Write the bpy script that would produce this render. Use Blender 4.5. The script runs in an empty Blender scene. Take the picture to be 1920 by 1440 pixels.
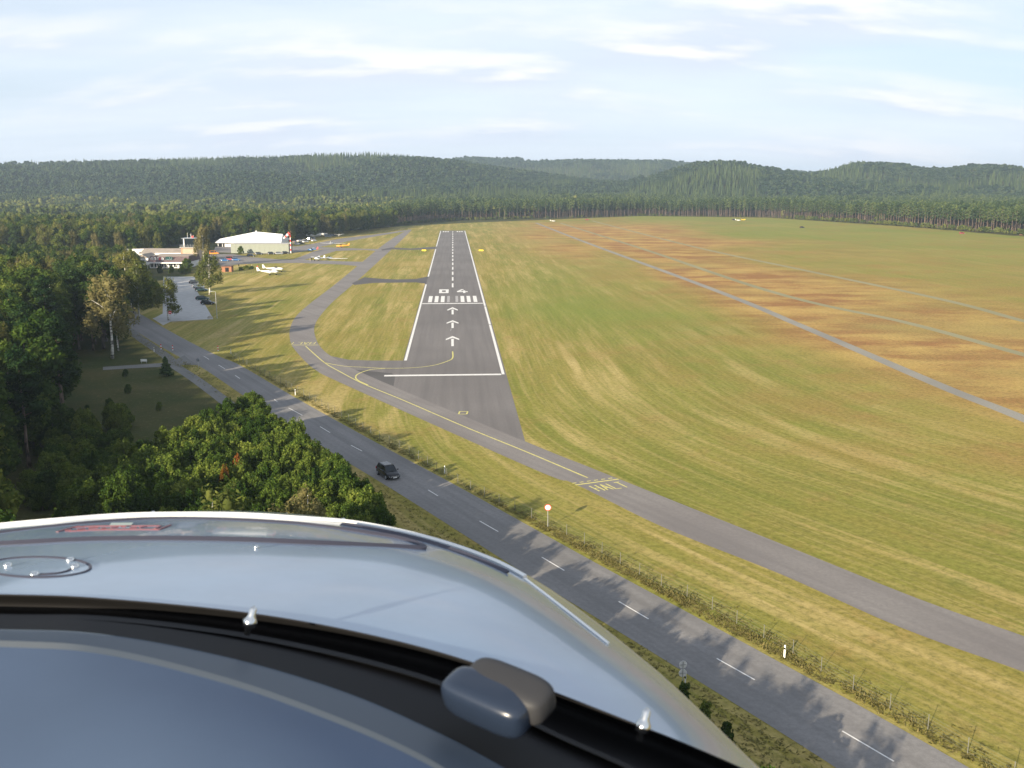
import bpy, bmesh, math, random
import numpy as np
from mathutils import Vector, Matrix
R = math.radians
random.seed(7); rng = np.random.default_rng(7)
scn = bpy.context.scene; COL = scn.collection

# ---------------------------------------------------------------- camera
H = 36.0; F = 1800.0; PITCH = math.atan(371/1800)
cam_d = bpy.data.cameras.new('camera'); cam = bpy.data.objects.new('camera', cam_d); COL.objects.link(cam)
cam_d.sensor_width = 36; cam_d.lens = 33.75; cam_d.clip_start = .05; cam_d.clip_end = 20000
cam_d.dof.use_dof = True; cam_d.dof.focus_distance = 120; cam_d.dof.aperture_fstop = 13
cam.location = (0, 0, H); cam.rotation_euler = (math.pi/2-PITCH, 0, 0); scn.camera = cam

# ---------------------------------------------------------------- sky + sun
SUN_EL = R(16.8); SUN_AZ = R(180+33)          # compass bearing of the sun seen from +Y, clockwise
scn.view_settings.view_transform = 'Standard'; scn.view_settings.look = 'None'
scn.view_settings.exposure = 1.15; scn.view_settings.gamma = 1; scn.view_settings.use_curve_mapping = False
world = bpy.data.worlds.new('World'); scn.world = world; world.use_nodes = True
wt = world.node_tree; wt.nodes.clear()
def N(t, kind, **kw):
    n = t.nodes.new(kind)
    for k, v in kw.items():
        if k.startswith('i_'):
            key = k[2:]; key = int(key) if key.isdigit() else key.replace('_', ' ')
            n.inputs[key].default_value = v
        else: setattr(n, k, v)
    return n
def L(t, a, b): t.links.new(a, b)
def ramp(t, fac, stops, interp='LINEAR'):
    n = t.nodes.new('ShaderNodeValToRGB'); cr = n.color_ramp; cr.interpolation = interp
    while len(cr.elements) < len(stops): cr.elements.new(.5)
    for e, (p, c) in zip(cr.elements, stops):
        e.position = p; e.color = (c, c, c, 1) if isinstance(c, (int, float)) else (*c, 1)
    if fac is not None: t.links.new(fac, n.inputs[0])
    return n.outputs[0]
def math_(t, op, a, b=None, c=None, clamp=False):
    n = t.nodes.new('ShaderNodeMath'); n.operation = op; n.use_clamp = clamp
    for i, v in enumerate((a, b, c)):
        if v is None: continue
        if isinstance(v, (int, float)): n.inputs[i].default_value = v
        else: t.links.new(v, n.inputs[i])
    return n.outputs[0]
def mix(t, fac, a, b, blend='MIX'):
    n = t.nodes.new('ShaderNodeMix'); n.data_type = 'RGBA'; n.blend_type = blend
    for s, v in ((n.inputs[0], fac), (n.inputs[6], a), (n.inputs[7], b)):
        if isinstance(v, (int, float)): s.default_value = v
        elif isinstance(v, tuple): s.default_value = (*v, 1) if len(v) == 3 else v
        else: t.links.new(v, s)
    return n.outputs[2]

sky = N(wt, 'ShaderNodeTexSky', sky_type='NISHITA', sun_disc=False)
sky.sun_elevation = SUN_EL; sky.sun_rotation = SUN_AZ; sky.dust_density = 1.0; sky.ozone_density = 2.0; sky.air_density = 1.0
tc = N(wt, 'ShaderNodeTexCoord'); sep = N(wt, 'ShaderNodeSeparateXYZ'); L(wt, tc.outputs['Generated'], sep.inputs[0])
zc = math_(wt, 'ADD', math_(wt, 'MAXIMUM', sep.outputs[2], 0.0), 0.10)
cx = math_(wt, 'DIVIDE', sep.outputs[0], zc); cy = math_(wt, 'DIVIDE', sep.outputs[1], zc)
cmb = N(wt, 'ShaderNodeCombineXYZ'); L(wt, cx, cmb.inputs[0]); L(wt, cy, cmb.inputs[1])
zc2 = math_(wt, 'ADD', math_(wt, 'MAXIMUM', sep.outputs[2], 0.0), 0.32)
cmb2 = N(wt, 'ShaderNodeCombineXYZ'); L(wt, math_(wt, 'DIVIDE', sep.outputs[0], zc2), cmb2.inputs[0]); L(wt, math_(wt, 'DIVIDE', sep.outputs[1], zc2), cmb2.inputs[1])
def wnoise(scale, det, rough, off, sx=1., sy=1., src=None):
    mp = N(wt, 'ShaderNodeMapping'); mp.inputs[1].default_value = off; mp.inputs[3].default_value = (sx, sy, 1); L(wt, (src or cmb).outputs[0], mp.inputs[0])
    n = N(wt, 'ShaderNodeTexNoise'); n.inputs['Scale'].default_value = scale; n.inputs['Detail'].default_value = det
    n.inputs['Roughness'].default_value = rough; L(wt, mp.outputs[0], n.inputs[0]); return n.outputs[0]
SKYB = 0.062
n1 = wnoise(.5, 5, .55, (3.1, 1.2, 0), .55, 1.3)        # veil
veil = ramp(wt, n1, [(.30, 0), (.62, 1)])
n2 = wnoise(1.5, 6, .5, (3.4, 5.4, 0), .75, 1.9, cmb2)         # cumulus
cum = ramp(wt, n2, [(.45, 0), (.68, 1)])
n2s = wnoise(1.5, 6, .5, (3.42, 5.28, 0), .75, 1.9, cmb2)
lit = ramp(wt, math_(wt, 'SUBTRACT', n2, n2s), [(0.0, (5.9, 6.35, 7.7)), (.07, (8.6, 8.3, 8.4))])
lowhaze = ramp(wt, sep.outputs[2], [(.0, .92), (.08, .62), (.22, .25), (.6, .0)])
vf = math_(wt, 'MULTIPLY', veil, .62)
skyc = mix(wt, lowhaze, sky.outputs[0], (6.15, 7.1, 8.7))
skyc = mix(wt, vf, skyc, (7.5, 8.0, 8.8))
cf = math_(wt, 'MULTIPLY', cum, ramp(wt, sep.outputs[2], [(.0, .3), (.05, .85), (.5, .6)]))
skyc = mix(wt, cf, skyc, lit)
bg = N(wt, 'ShaderNodeBackground'); bg.inputs[1].default_value = SKYB; L(wt, skyc, bg.inputs[0])
wo = N(wt, 'ShaderNodeOutputWorld'); L(wt, bg.outputs[0], wo.inputs[0])
sd = bpy.data.lights.new('sun', 'SUN'); sd.energy = 5.0; sd.angle = R(.55); sd.color = (1, .86, .66)
sun = bpy.data.objects.new('sun', sd); COL.objects.link(sun)
sdir = Vector((math.sin(SUN_AZ)*math.cos(SUN_EL), math.cos(SUN_AZ)*math.cos(SUN_EL), math.sin(SUN_EL)))  # towards sun
sun.rotation_euler = sdir.to_track_quat('Z', 'Y').to_euler(); sun.location = (0, -50, 300)

# ---------------------------------------------------------------- helpers
def ray(u, v):
    a = (u-960)/F; b = (720-v)/F; c, s = math.cos(PITCH), math.sin(PITCH)
    return Vector((a, c+b*s, -s+b*c))
def P(u, v, d):                                # point seen at (u, v), d metres ahead of the camera
    return Vector((0, 0, H)) + ray(u, v)*d
def G(u, v, z=0.0):                            # ground point measured from the photograph
    r = ray(u, v); t = (H-z)/-r.z
    return Vector((r.x*t, r.y*t, z))
def tag(o, label=None, cat=None, group=None, kind=None):
    if label: o['label'] = label
    if cat: o['category'] = cat
    if group: o['group'] = group
    if kind: o['kind'] = kind
    return o
def empty(name, loc=(0, 0, 0), rz=0, label=None, cat=None, group=None, parent=None):
    o = bpy.data.objects.new(name, None); COL.objects.link(o); o.location = loc; o.rotation_euler = (0, 0, rz)
    o.empty_display_size = .3; o.parent = parent
    return tag(o, label, cat, group)
def link(name, me, parent=None, loc=None):
    o = bpy.data.objects.new(name, me); COL.objects.link(o); o.parent = parent
    if loc is not None: o.location = loc
    return o
def copy_tree(o, parent=None, label=None, loc=None, rz=None, scale=None, group=None):
    c = o.copy(); COL.objects.link(c); c.parent = parent
    if label: c['label'] = label
    if group: c['group'] = group
    if loc is not None: c.location = loc
    if rz is not None: c.rotation_euler = (0, 0, rz)
    if scale is not None: c.scale = (scale,)*3 if isinstance(scale, (int, float)) else scale
    for ch in list(o.children): copy_tree(ch, c)
    return c
class MB:
    def __init__(s): s.v = []; s.f = []; s.mi = []; s.cur = 0
    def add(s, vs, fs):
        b = len(s.v); s.v += [tuple(v) for v in vs]
        for f in fs: s.f.append([b+i for i in f]); s.mi.append(s.cur)
        return s
    def box(s, c, size, rz=0, taper=1.0):
        x, y, z = (k/2 for k in size); ca, sa = math.cos(rz), math.sin(rz); vs = []
        for dz in (-z, z):
            k = taper if dz > 0 else 1
            for dx, dy in ((-x, -y), (x, -y), (x, y), (-x, y)):
                dx *= k; dy *= k
                vs.append((c[0]+dx*ca-dy*sa, c[1]+dx*sa+dy*ca, c[2]+dz))
        return s.add(vs, [(3, 2, 1, 0), (4, 5, 6, 7), (0, 1, 5, 4), (1, 2, 6, 5), (2, 3, 7, 6), (3, 0, 4, 7)])
    def tube(s, pts, rad, n=8, caps=True):
        pts = [Vector(p) for p in pts]; rad = rad if isinstance(rad, (list, tuple)) else [rad]*len(pts); vs = []; fs = []
        for i, p in enumerate(pts):
            d = (pts[min(i+1, len(pts)-1)]-pts[max(i-1, 0)]).normalized()
            a = d.cross(Vector((0, 0, 1)) if abs(d.z) < .9 else Vector((0, 1, 0))).normalized(); b = d.cross(a)
            for k in range(n):
                t = 2*math.pi*k/n; vs.append(p+(a*math.cos(t)+b*math.sin(t))*rad[i])
        for i in range(len(pts)-1):
            for k in range(n):
                k2 = (k+1) % n; fs.append((i*n+k, i*n+k2, (i+1)*n+k2, (i+1)*n+k))
        if caps: fs.append(tuple(range(n))[::-1]); fs.append(tuple((len(pts)-1)*n+k for k in range(n)))
        return s.add(vs, fs)
    def loft(s, rings, caps=True):
        n = len(rings[0]); vs = [p for r in rings for p in r]; fs = []
        for i in range(len(rings)-1):
            for k in range(n):
                k2 = (k+1) % n; fs.append((i*n+k, i*n+k2, (i+1)*n+k2, (i+1)*n+k))
        if caps: fs.append(tuple(range(n))[::-1]); fs.append(tuple((len(rings)-1)*n+k for k in range(n)))
        return s.add(vs, fs)
    def poly(s, pts, z=None):
        vs = [(p[0], p[1], p[2] if z is None and len(p) > 2 else (z or 0)) for p in pts]
        return s.add(vs, [tuple(range(len(vs)))])
    def prism(s, pts, z0, z1):
        n = len(pts); vs = [(p[0], p[1], z0) for p in pts]+[(p[0], p[1], z1) for p in pts]
        fs = [tuple(range(n, 2*n)), tuple(range(n))[::-1]]+[(k, (k+1) % n, n+(k+1) % n, n+k) for k in range(n)]
        return s.add(vs, fs)
    def strip(s, c, w, z):
        """ribbon of width w (number or list) round a centre line"""
        c = [Vector((p[0], p[1], 0)) for p in c]; vs = []
        for i, p in enumerate(c):
            d = (c[min(i+1, len(c)-1)]-c[max(i-1, 0)]).normalized(); n = Vector((-d.y, d.x, 0)); ww = w[i] if isinstance(w, list) else w
            vs += [(*(p+n*ww/2).xy, z), (*(p-n*ww/2).xy, z)]
        return s.add(vs, [(2*i, 2*i+1, 2*i+3, 2*i+2) for i in range(len(c)-1)])
    def disc(s, c, r, n=20, axis='y', th=.02):
        vs = []
        for o in (-th/2, th/2):
            for k in range(n):
                a = 2*math.pi*k/n; p = (r*math.cos(a), r*math.sin(a))
                vs.append((c[0]+p[0], c[1]+o, c[2]+p[1]) if axis == 'y' else (c[0]+o, c[1]+p[0], c[2]+p[1]) if axis == 'x' else (c[0]+p[0], c[1]+p[1], c[2]+o))
        return s.add(vs, [tuple(range(n)), tuple(range(n, 2*n))[::-1]]+[(k, (k+1) % n, n+(k+1) % n, n+k) for k in range(n)])
    def mesh(s, name, mats, smooth=False):
        me = bpy.data.meshes.new(name); me.from_pydata(s.v, [], s.f)
        for m in (mats if isinstance(mats, (list, tuple)) else [mats]): me.materials.append(m)
        if any(s.mi): me.polygons.foreach_set('material_index', s.mi)
        bm = bmesh.new(); bm.from_mesh(me)
        bmesh.ops.recalc_face_normals(bm, faces=bm.faces); bm.to_mesh(me); bm.free()
        if smooth: me.polygons.foreach_set('use_smooth', [True]*len(me.polygons))
        me.update(); return me
    def build(s, name, mats, parent=None, loc=None, smooth=False, bevel=0):
        o = link(name, s.mesh(name, mats, smooth), parent, loc)
        if bevel:
            m = o.modifiers.new('b', 'BEVEL'); m.width = bevel; m.segments = 2
        return o
def smooth_line(pts, n=8):
    """Catmull-Rom through ground points"""
    pts = [Vector(p) for p in pts]; out = []
    for i in range(len(pts)-1):
        p0, p1, p2, p3 = pts[max(i-1, 0)], pts[i], pts[i+1], pts[min(i+2, len(pts)-1)]
        for k in range(n):
            t = k/n
            out.append(.5*((2*p1)+(p2-p0)*t+(2*p0-5*p1+4*p2-p3)*t*t+(3*p1-p0-3*p2+p3)*t**3))
    out.append(pts[-1]); return out

# ---------------------------------------------------------------- materials
def mat(name, col, rough=.7, spec=.3, metal=0, var=0, scale=5, coat=0, bump=0, trans=0):
    m = bpy.data.materials.new(name); m.use_nodes = True; t = m.node_tree; b = t.nodes['Principled BSDF']
    b.inputs['Base Color'].default_value = (*col, 1); b.inputs['Roughness'].default_value = rough
    b.inputs['Specular IOR Level'].default_value = spec; b.inputs['Metallic'].default_value = metal; b.inputs['Coat Weight'].default_value = coat
    b.inputs['Coat Roughness'].default_value = .05
    if var or bump:
        tc = N(t, 'ShaderNodeTexCoord'); n = N(t, 'ShaderNodeTexNoise'); n.inputs['Scale'].default_value = scale; n.inputs['Detail'].default_value = 6
        L(t, tc.outputs['Object'], n.inputs[0])
        lo = tuple(max(0, c*(1-var)) for c in col); hi = tuple(min(1, c*(1+var)) for c in col)
        L(t, ramp(t, n.outputs[0], [(.3, lo), (.7, hi)]), b.inputs['Base Color'])
        if bump:
            bp = N(t, 'ShaderNodeBump'); bp.inputs['Strength'].default_value = bump; L(t, n.outputs[0], bp.inputs['Height']); L(t, bp.outputs[0], b.inputs['Normal'])
    return m
def asphalt(name, a, b_, patch, scale=.05, streak=None, spec=.25):
    m = bpy.data.materials.new(name); m.use_nodes = True; t = m.node_tree; b = t.nodes['Principled BSDF']
    tc = N(t, 'ShaderNodeTexCoord')
    n = N(t, 'ShaderNodeTexNoise'); n.inputs['Scale'].default_value = scale; n.inputs['Detail'].default_value = 5; L(t, tc.outputs['Object'], n.inputs[0])
    f = N(t, 'ShaderNodeTexNoise'); f.inputs['Scale'].default_value = 2.2; f.inputs['Detail'].default_value = 8; f.inputs['Roughness'].default_value = .75; L(t, tc.outputs['Object'], f.inputs[0])
    c = ramp(t, n.outputs[0], [(.38, a), (.60, b_)])
    c = mix(t, ramp(t, f.outputs[0], [(.35, .5), (.62, 0)]), c, patch)
    if streak is not None:
        mp = N(t, 'ShaderNodeMapping'); mp.vector_type = 'POINT'; mp.inputs[2].default_value = (0, 0, streak); mp.inputs[3].default_value = (.8, .02, 1)
        rr = N(t, 'ShaderNodeVectorRotate'); rr.rotation_type = 'Z_AXIS'; rr.inputs['Angle'].default_value = streak
        L(t, tc.outputs['Object'], rr.inputs[0]); mp.inputs[2].default_value = (0, 0, 0); L(t, rr.outputs[0], mp.inputs[0])
        s = N(t, 'ShaderNodeTexNoise'); s.inputs['Scale'].default_value = 1; s.inputs['Detail'].default_value = 3; L(t, mp.outputs[0], s.inputs[0])
        c = mix(t, ramp(t, s.outputs[0], [(.42, 0), (.68, .5)]), c, patch)
    L(t, c, b.inputs['Base Color']); b.inputs['Roughness'].default_value = .85; b.inputs['Specular IOR Level'].default_value = spec
    bp = N(t, 'ShaderNodeBump'); bp.inputs['Strength'].default_value = .25; bp.inputs['Distance'].default_value = .02; L(t, f.outputs[0], bp.inputs['Height']); L(t, bp.outputs[0], b.inputs['Normal'])
    return m
def paint(name, col, wear=.5, scale=1.5, under=(.13, .12, .115)):
    m = bpy.data.materials.new(name); m.use_nodes = True; t = m.node_tree; b = t.nodes['Principled BSDF']
    tc = N(t, 'ShaderNodeTexCoord'); n = N(t, 'ShaderNodeTexNoise'); n.inputs['Scale'].default_value = scale; n.inputs['Detail'].default_value = 9; n.inputs['Roughness'].default_value = .8
    L(t, tc.outputs['Object'], n.inputs[0]); L(t, mix(t, ramp(t, n.outputs[0], [(.62-.35*wear, 0), (.75-.1*wear, .9*min(1, wear+.2))]), col, under), b.inputs['Base Color']); b.inputs['Roughness'].default_value = .7
    return m
def leafmat(name, dark, mid, light, hue=.04, transl=.35, dist_noise=0):
    m = bpy.data.materials.new(name); m.use_nodes = True; t = m.node_tree; t.nodes.clear()
    at = N(t, 'ShaderNodeAttribute', attribute_name='lv'); oi = N(t, 'ShaderNodeObjectInfo')
    x = math_(t, 'MULTIPLY_ADD', at.outputs['Fac'], .62, math_(t, 'MULTIPLY', oi.outputs['Random'], .38))
    c = ramp(t, x, [(.12, dark), (.5, mid), (.92, light)])
    hs = N(t, 'ShaderNodeHueSaturation'); L(t, c, hs.inputs['Color'])
    L(t, math_(t, 'MULTIPLY_ADD', oi.outputs['Random'], -hue, .5+hue*.4), hs.inputs['Hue'])
    L(t, math_(t, 'MULTIPLY_ADD', oi.outputs['Random'], .5, .75), hs.inputs['Value'])
    d = N(t, 'ShaderNodeBsdfDiffuse'); L(t, hs.outputs[0], d.inputs[0])
    tr = N(t, 'ShaderNodeBsdfTranslucent'); L(t, mix(t, .5, hs.outputs[0], (.12, .15, .02)), tr.inputs[0])
    ms = N(t, 'ShaderNodeMixShader'); ms.inputs[0].default_value = transl; L(t, d.outputs[0], ms.inputs[1]); L(t, tr.outputs[0], ms.inputs[2])
    o = N(t, 'ShaderNodeOutputMaterial'); L(t, ms.outputs[0], o.inputs[0]); return m
def bark(name, a, b_, scale):
    m = bpy.data.materials.new(name); m.use_nodes = True; t = m.node_tree; b = t.nodes['Principled BSDF']
    tc = N(t, 'ShaderNodeTexCoord'); mp = N(t, 'ShaderNodeMapping'); mp.inputs[3].default_value = scale; L(t, tc.outputs['Object'], mp.inputs[0])
    n = N(t, 'ShaderNodeTexNoise'); n.inputs['Scale'].default_value = 1; n.inputs['Detail'].default_value = 6; L(t, mp.outputs[0], n.inputs[0])
    L(t, ramp(t, n.outputs[0], [(.38, a), (.55, b_)]), b.inputs['Base Color']); b.inputs['Roughness'].default_value = .9; return m

M = dict(
    white=mat('white_paint', (.78, .78, .75), .4, .4, var=.05), black=mat('black_rubber', (.012, .012, .013), .75, .2),
    darkcar=mat('dark_car_paint', (.012, .017, .028), .22, .5, coat=.6), blackcar=mat('black_car_paint', (.006, .007, .009), .25, .4, coat=.25), bluecar=mat('blue_car_paint', (.03, .12, .30), .25, .5, coat=.5),
    redcar=mat('red_car_paint', (.35, .05, .05), .3, .5, coat=.5), greycar=mat('grey_car_paint', (.18, .2, .22), .3, .5, coat=.5), greencar=mat('green_car_paint', (.01, .05, .05), .25, .5, coat=.5),
    silver=mat('silver_car_paint', (.42, .46, .48), .3, .5, metal=.3, coat=.5), glass=mat('dark_glass', (.012, .018, .022), .08, .6), chrome=mat('chrome', (.75, .75, .72), .15, .5, metal=1),
    lamp=mat('headlamp', (.75, .78, .8), .1, .8), orange=mat('orange_paint', (.85, .30, .02), .4, .4), yellow=mat('yellow_board', (.85, .62, .03), .5, .4),
    tarmac=asphalt('runway_asphalt', (.165, .153, .145), (.20, .186, .176), (.115, .107, .103), .03, streak=R(-3.45)), taxi=asphalt('taxiway_asphalt', (.205, .188, .177), (.245, .228, .212), (.145, .134, .128), .08, streak=R(-32)),
    road=asphalt('road_asphalt', (.20, .195, .188), (.255, .245, .235), (.13, .125, .12), .06, streak=R(-31.1)), patch=asphalt('old_asphalt', (.09, .085, .082), (.11, .105, .10), (.075, .07, .07), .1),
    lane=asphalt('glider_path', (.23, .22, .20), (.29, .275, .24), (.18, .175, .12), .05), lane2=asphalt('worn_path', (.225, .22, .12), (.27, .26, .15), (.25, .20, .09), .02),
    path=asphalt('path_asphalt', (.16, .16, .155), (.2, .195, .185), (.12, .12, .1), .2), sand=mat('sandy_track', (.32, .27, .2), .95, .1, var=.25, scale=.8),
    paving=mat('pale_paving', (.40, .40, .39), .8, .3, var=.12, scale=.6), linew=paint('white_marking', (.74, .73, .69), .38), linefaded=paint('faded_white_marking', (.62, .60, .58), .95, 2.5),
    liney=paint('yellow_marking', (.68, .62, .17), .55), conc=mat('concrete', (.4, .38, .34), .9, .2, var=.15, scale=2),
    rooff=mat('grey_flat_roof', (.30, .26, .22), .9, .2, var=.15, scale=.4), roofb=mat('brown_roof_tiles', (.13, .095, .095), .8, .2, var=.2, scale=1.2), tan=mat('tan_wall', (.42, .34, .25), .9, .2, var=.08, scale=.7),
    wallw=mat('white_wall', (.80, .78, .74), .8, .2, var=.05), shedg=mat('pale_green_cladding', (.23, .25, .205), .6, .3, var=.04, scale=.5), roofw=mat('white_metal_roof', (.66, .67, .67), .35, .4, var=.03, scale=.4), roofg=mat('shed_roof', (.36, .36, .34), .7, .3),
    wood=mat('red_brown_wood', (.30, .14, .08), .85, .2, var=.25, scale=3), steel=mat('galvanised_steel', (.45, .46, .46), .45, .5, metal=.6), signback=mat('sign_back', (.6, .6, .58), .5, .4),
    red=mat('red_paint', (.62, .045, .04), .5, .4), signgrey=mat('sign_print', (.10, .09, .13), .6, .3), fence=mat('weathered_wire', (.16, .19, .15), .6, .4, metal=.3), post=mat('fence_post', (.15, .15, .13), .8, .2),
    leaf_oak=leafmat('oak_leaves', (0.031, 0.060, 0.013), (0.075, 0.125, 0.022), (0.169, 0.225, 0.044)), leaf_forest=leafmat('forest_leaves', (0.026, 0.052, 0.012), (0.061, 0.101, 0.021), (0.150, 0.186, 0.037), .05),
    leaf_birch=leafmat('birch_leaves', (0.054, 0.072, 0.019), (0.114, 0.138, 0.036), (0.198, 0.210, 0.054), .05, .4), leaf_pine=leafmat('pine_needles', (0.012, 0.029, 0.012), (0.031, 0.060, 0.020), (0.066, 0.102, 0.031), .03, .15),
    leaf_orange=leafmat('reddish_leaves', (.14, .055, .015), (.28, .11, .03), (.42, .20, .05)), leaf_dry=leafmat('dry_birch_leaves', (.075, .068, .026), (.14, .135, .052), (.21, .20, .08), .03, .4),
    leaf_far=leafmat('far_foliage', (0.041, 0.060, 0.019), (0.079, 0.103, 0.027), (0.138, 0.155, 0.042), .05, .2), leaf_hill=leafmat('hill_foliage', (0.011, 0.025, 0.013), (0.024, 0.044, 0.022), (0.051, 0.075, 0.032), .05, .15), leaf_far2=leafmat('far_needles', (0.026, 0.046, 0.020), (0.049, 0.076, 0.028), (0.090, 0.119, 0.040), .03, .15),
    bark=bark('grey_bark', (.05, .04, .03), (.12, .10, .08), (3, 3, 1)), birchbark=bark('birch_bark', (.10, .09, .08), (.72, .70, .64), (1.2, 1.2, 2.6)), pinebark=bark('pine_bark', (.05, .04, .032), (.17, .12, .085), (2, 2, .8)),
    grassb=leafmat('rough_grass', (.09, .095, .03), (.16, .15, .05), (.26, .22, .085), .02, .4), prop=mat('prop', (.03, .03, .03), .5), person=mat('clothing', (.25, .12, .10), .9), skin=mat('skin', (.5, .3, .22), .8),
)

# ---------------------------------------------------------------- terrain
U0 = Vector((-.0602, .9982, 0)); RT = Vector((.9982, .0602, 0)); RO = Vector((-18.6, 299.6, 0))     # runway frame
def rw(a, b, z=0): p = RO+RT*a+U0*b; return Vector((p.x, p.y, z))
def hills(x, y):
    """ground height; x, y numpy arrays"""
    r = np.hypot(x, y); yy = np.where(y > 1, y, 1); u = np.where(y > 1, 960+1800*x/yy, 0); u = np.clip(u, -1500, 3500)
    def ridge(us, vs, Rr, r0, tree=13, fall=700):
        v = np.interp(u, us, vs); Ht = np.maximum(0, H+(349-v)/1800*Rr-tree)
        t = np.clip((r-r0)/(Rr-r0), 0, 1); t = t*t*(3-2*t); b = np.clip((r-Rr)/fall, 0, 1)
        return Ht*t*(1-.6*b*b*(3-2*b))
    a = ridge([-1500, -300, 0, 300, 440, 600, 720, 850, 950, 1100, 1240, 3500], [334, 322, 316, 308, 301, 298, 298, 304, 318, 338, 352, 360], 2350, 1350)
    a2 = ridge([0, 700, 850, 870, 975, 985, 1100, 1240, 1300, 1440, 1600, 1920, 2300, 3500], [330, 306, 303, 298, 299, 304, 302, 304, 312, 324, 327, 335, 338, 338], 3250, 2350)
    b = ridge([0, 1100, 1180, 1250, 1300, 1340, 1380, 1440, 1500, 1580, 1700, 1900, 3500], [360, 360, 346, 322, 309, 306, 310, 320, 330, 334, 340, 360, 360], 2050, 1500, 13, 400)
    c = ridge([0, 1380, 1500, 1545, 1580, 1640, 1680, 1710, 1760, 1800, 1870, 1920, 2100, 3500], [360, 345, 328, 321, 312, 311, 313, 320, 319, 314, 317, 328, 340, 345], 2250, 1650, 13, 400)
    h = np.maximum(np.maximum(np.maximum(a, b), c), a2)
    sp = 13*np.sin(x/150+y/260+1)*np.sin(y/160-x/300)+9*np.sin(x/83+y/120)+4*np.sin(x/55-y/70+2)
    k = np.clip(h/40, 0, 1)*np.clip((2300-r)/400, .0, 1)*np.where((u > 1200) & (u < 1900), np.clip((1950-r)/300, 0, 1), 1)
    return np.maximum(0, h+sp*k)
def noise2(x, y, s, seed=0):
    o = np.zeros_like(x); r = np.random.default_rng(seed)
    for i in range(6):
        a = r.uniform(0, 6.28); f = s*1.6**(i*.7); ph = r.uniform(0, 6.28)
        o += np.sin((x*math.cos(a)+y*math.sin(a))*f+ph+1.5*np.sin((x*math.sin(a)-y*math.cos(a))*f*.6+ph))/(1+i*.5)
    return o/2.2
EDGE = np.array([(-420, 440), (-260, 500), (-205, 590), (-170, 690), (-135, 800), (-106, 881), (-40, 980), (23, 1048), (157, 1199), (299, 1137), (330, 1000), (358, 881), (371, 719), (405, 580), (470, 430), (560, 250), (560, -300)])
def axis(lo, a, b, hi, fine, g=1.12):
    v = list(np.arange(a, b+fine, fine)); s = fine
    while v[-1] < hi: s *= g; v.append(v[-1]+s)
    s = fine; w = []
    x = a
    while x > lo: s *= g; x -= s; w.append(x)
    return np.array(w[::-1]+v)
xs = axis(-4300, -260, 520, 4300, 4, 1.07); ys = axis(-400, 30, 1240, 5400, 4, 1.035)
X, Y = np.meshgrid(xs, ys); Z = hills(X, Y)
def inside(px, py, poly):
    c = np.zeros(px.shape, bool); n = len(poly); j = n-1
    for i in range(n):
        xi, yi = poly[i]; xj, yj = poly[j]
        cond = ((yi > py) != (yj > py)) & (px < (xj-xi)*(py-yi)/((yj-yi) or 1e-9)+xi); c ^= cond; j = i
    return c
FIELD = np.vstack([EDGE, [(-420, -300)]])
infield = inside(X, Y, FIELD)
rc = [G(*q) for q in [(416, 688), (516.5, 751), (668, 841), (813, 924), (1037, 1057), (1188, 1144), (1380, 1255), (1627, 1400)]]
road_c = [Vector((-135, 310, 0)), Vector((-115, 280.5, 0)), Vector((-91, 241, 0)), Vector((-77.6, 219.5, 0)), Vector((-65.5, 201, 0))]+rc+[Vector((33, 40, 0)), Vector((60, -5, 0))]
road_c = smooth_line(road_c, 6)
rcx = np.array([p.x for p in road_c]); rcy = np.array([p.y for p in road_c])
def road_x(y): return np.interp(-y, -rcy, rcx)
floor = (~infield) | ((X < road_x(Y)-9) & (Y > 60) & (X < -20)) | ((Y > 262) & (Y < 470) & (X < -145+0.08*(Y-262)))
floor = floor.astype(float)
# diagonal glider paths
p1 = [G(*q) for q in [(1005, 418), (1100, 455), (1330, 540), (1500, 610), (1640, 670), (1780, 730), (1920, 785)]]+[Vector((82, 110, 0))]
p2 = [G(*q) for q in [(1050, 418), (1200, 465), (1440, 545), (1700, 605), (1920, 665), (2080, 705)]]
p3 = [G(*q) for q in [(1110, 414), (1290, 460), (1500, 505), (1760, 560), (1920, 602), (2080, 640)]]
p1x = np.interp(-Y, [-p.y for p in p1], [p.x for p in p1]); p3x = np.interp(-Y, [-p.y for p in p3], [p.x for p in p3])
nb = noise2(X, Y, .012, 3)
brown = 1/(1+np.exp(-(X-p1x+8+14*nb)/4))*1/(1+np.exp((X-(p3x+25+45*nb+.05*(Y-300)))/14))
brown *= np.clip(1-(Y-860)/160, 0, 1)
band = 1/(1+np.exp(-(X-(p3x+25))/10))*(Y < 700)*np.clip((Y-330)/90, 0, 1); brown = np.maximum(brown, band*np.clip(.45+.6*nb, 0, 1)*np.clip(1-(X-p3x-60)/60, 0, 1))
pb = np.exp(-((X-p1x+22)/20)**2)*np.clip((Y-430)/120, 0, 1)*np.clip(1-(Y-760)/150, 0, 1); brown = np.maximum(brown, .85*pb)
lush = np.clip(noise2(X, Y, .02, 9)*.6+.3, 0, 1)*np.exp(-((X-28)/34)**2)*np.exp(-((Y-300)/110)**2)*1.5 + .9*(X > p3x+55)*np.clip((Y-450)/140, 0, 1)*np.clip(.55+.5*noise2(X, Y, .016, 5), 0, 1)
nv = X.size; ny, nx = X.shape
verts = np.stack([X, Y, Z], -1).reshape(-1, 3)
idx = np.arange(nv).reshape(ny, nx); quads = np.stack([idx[:-1, :-1], idx[:-1, 1:], idx[1:, 1:], idx[1:, :-1]], -1).reshape(-1, 4)
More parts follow.
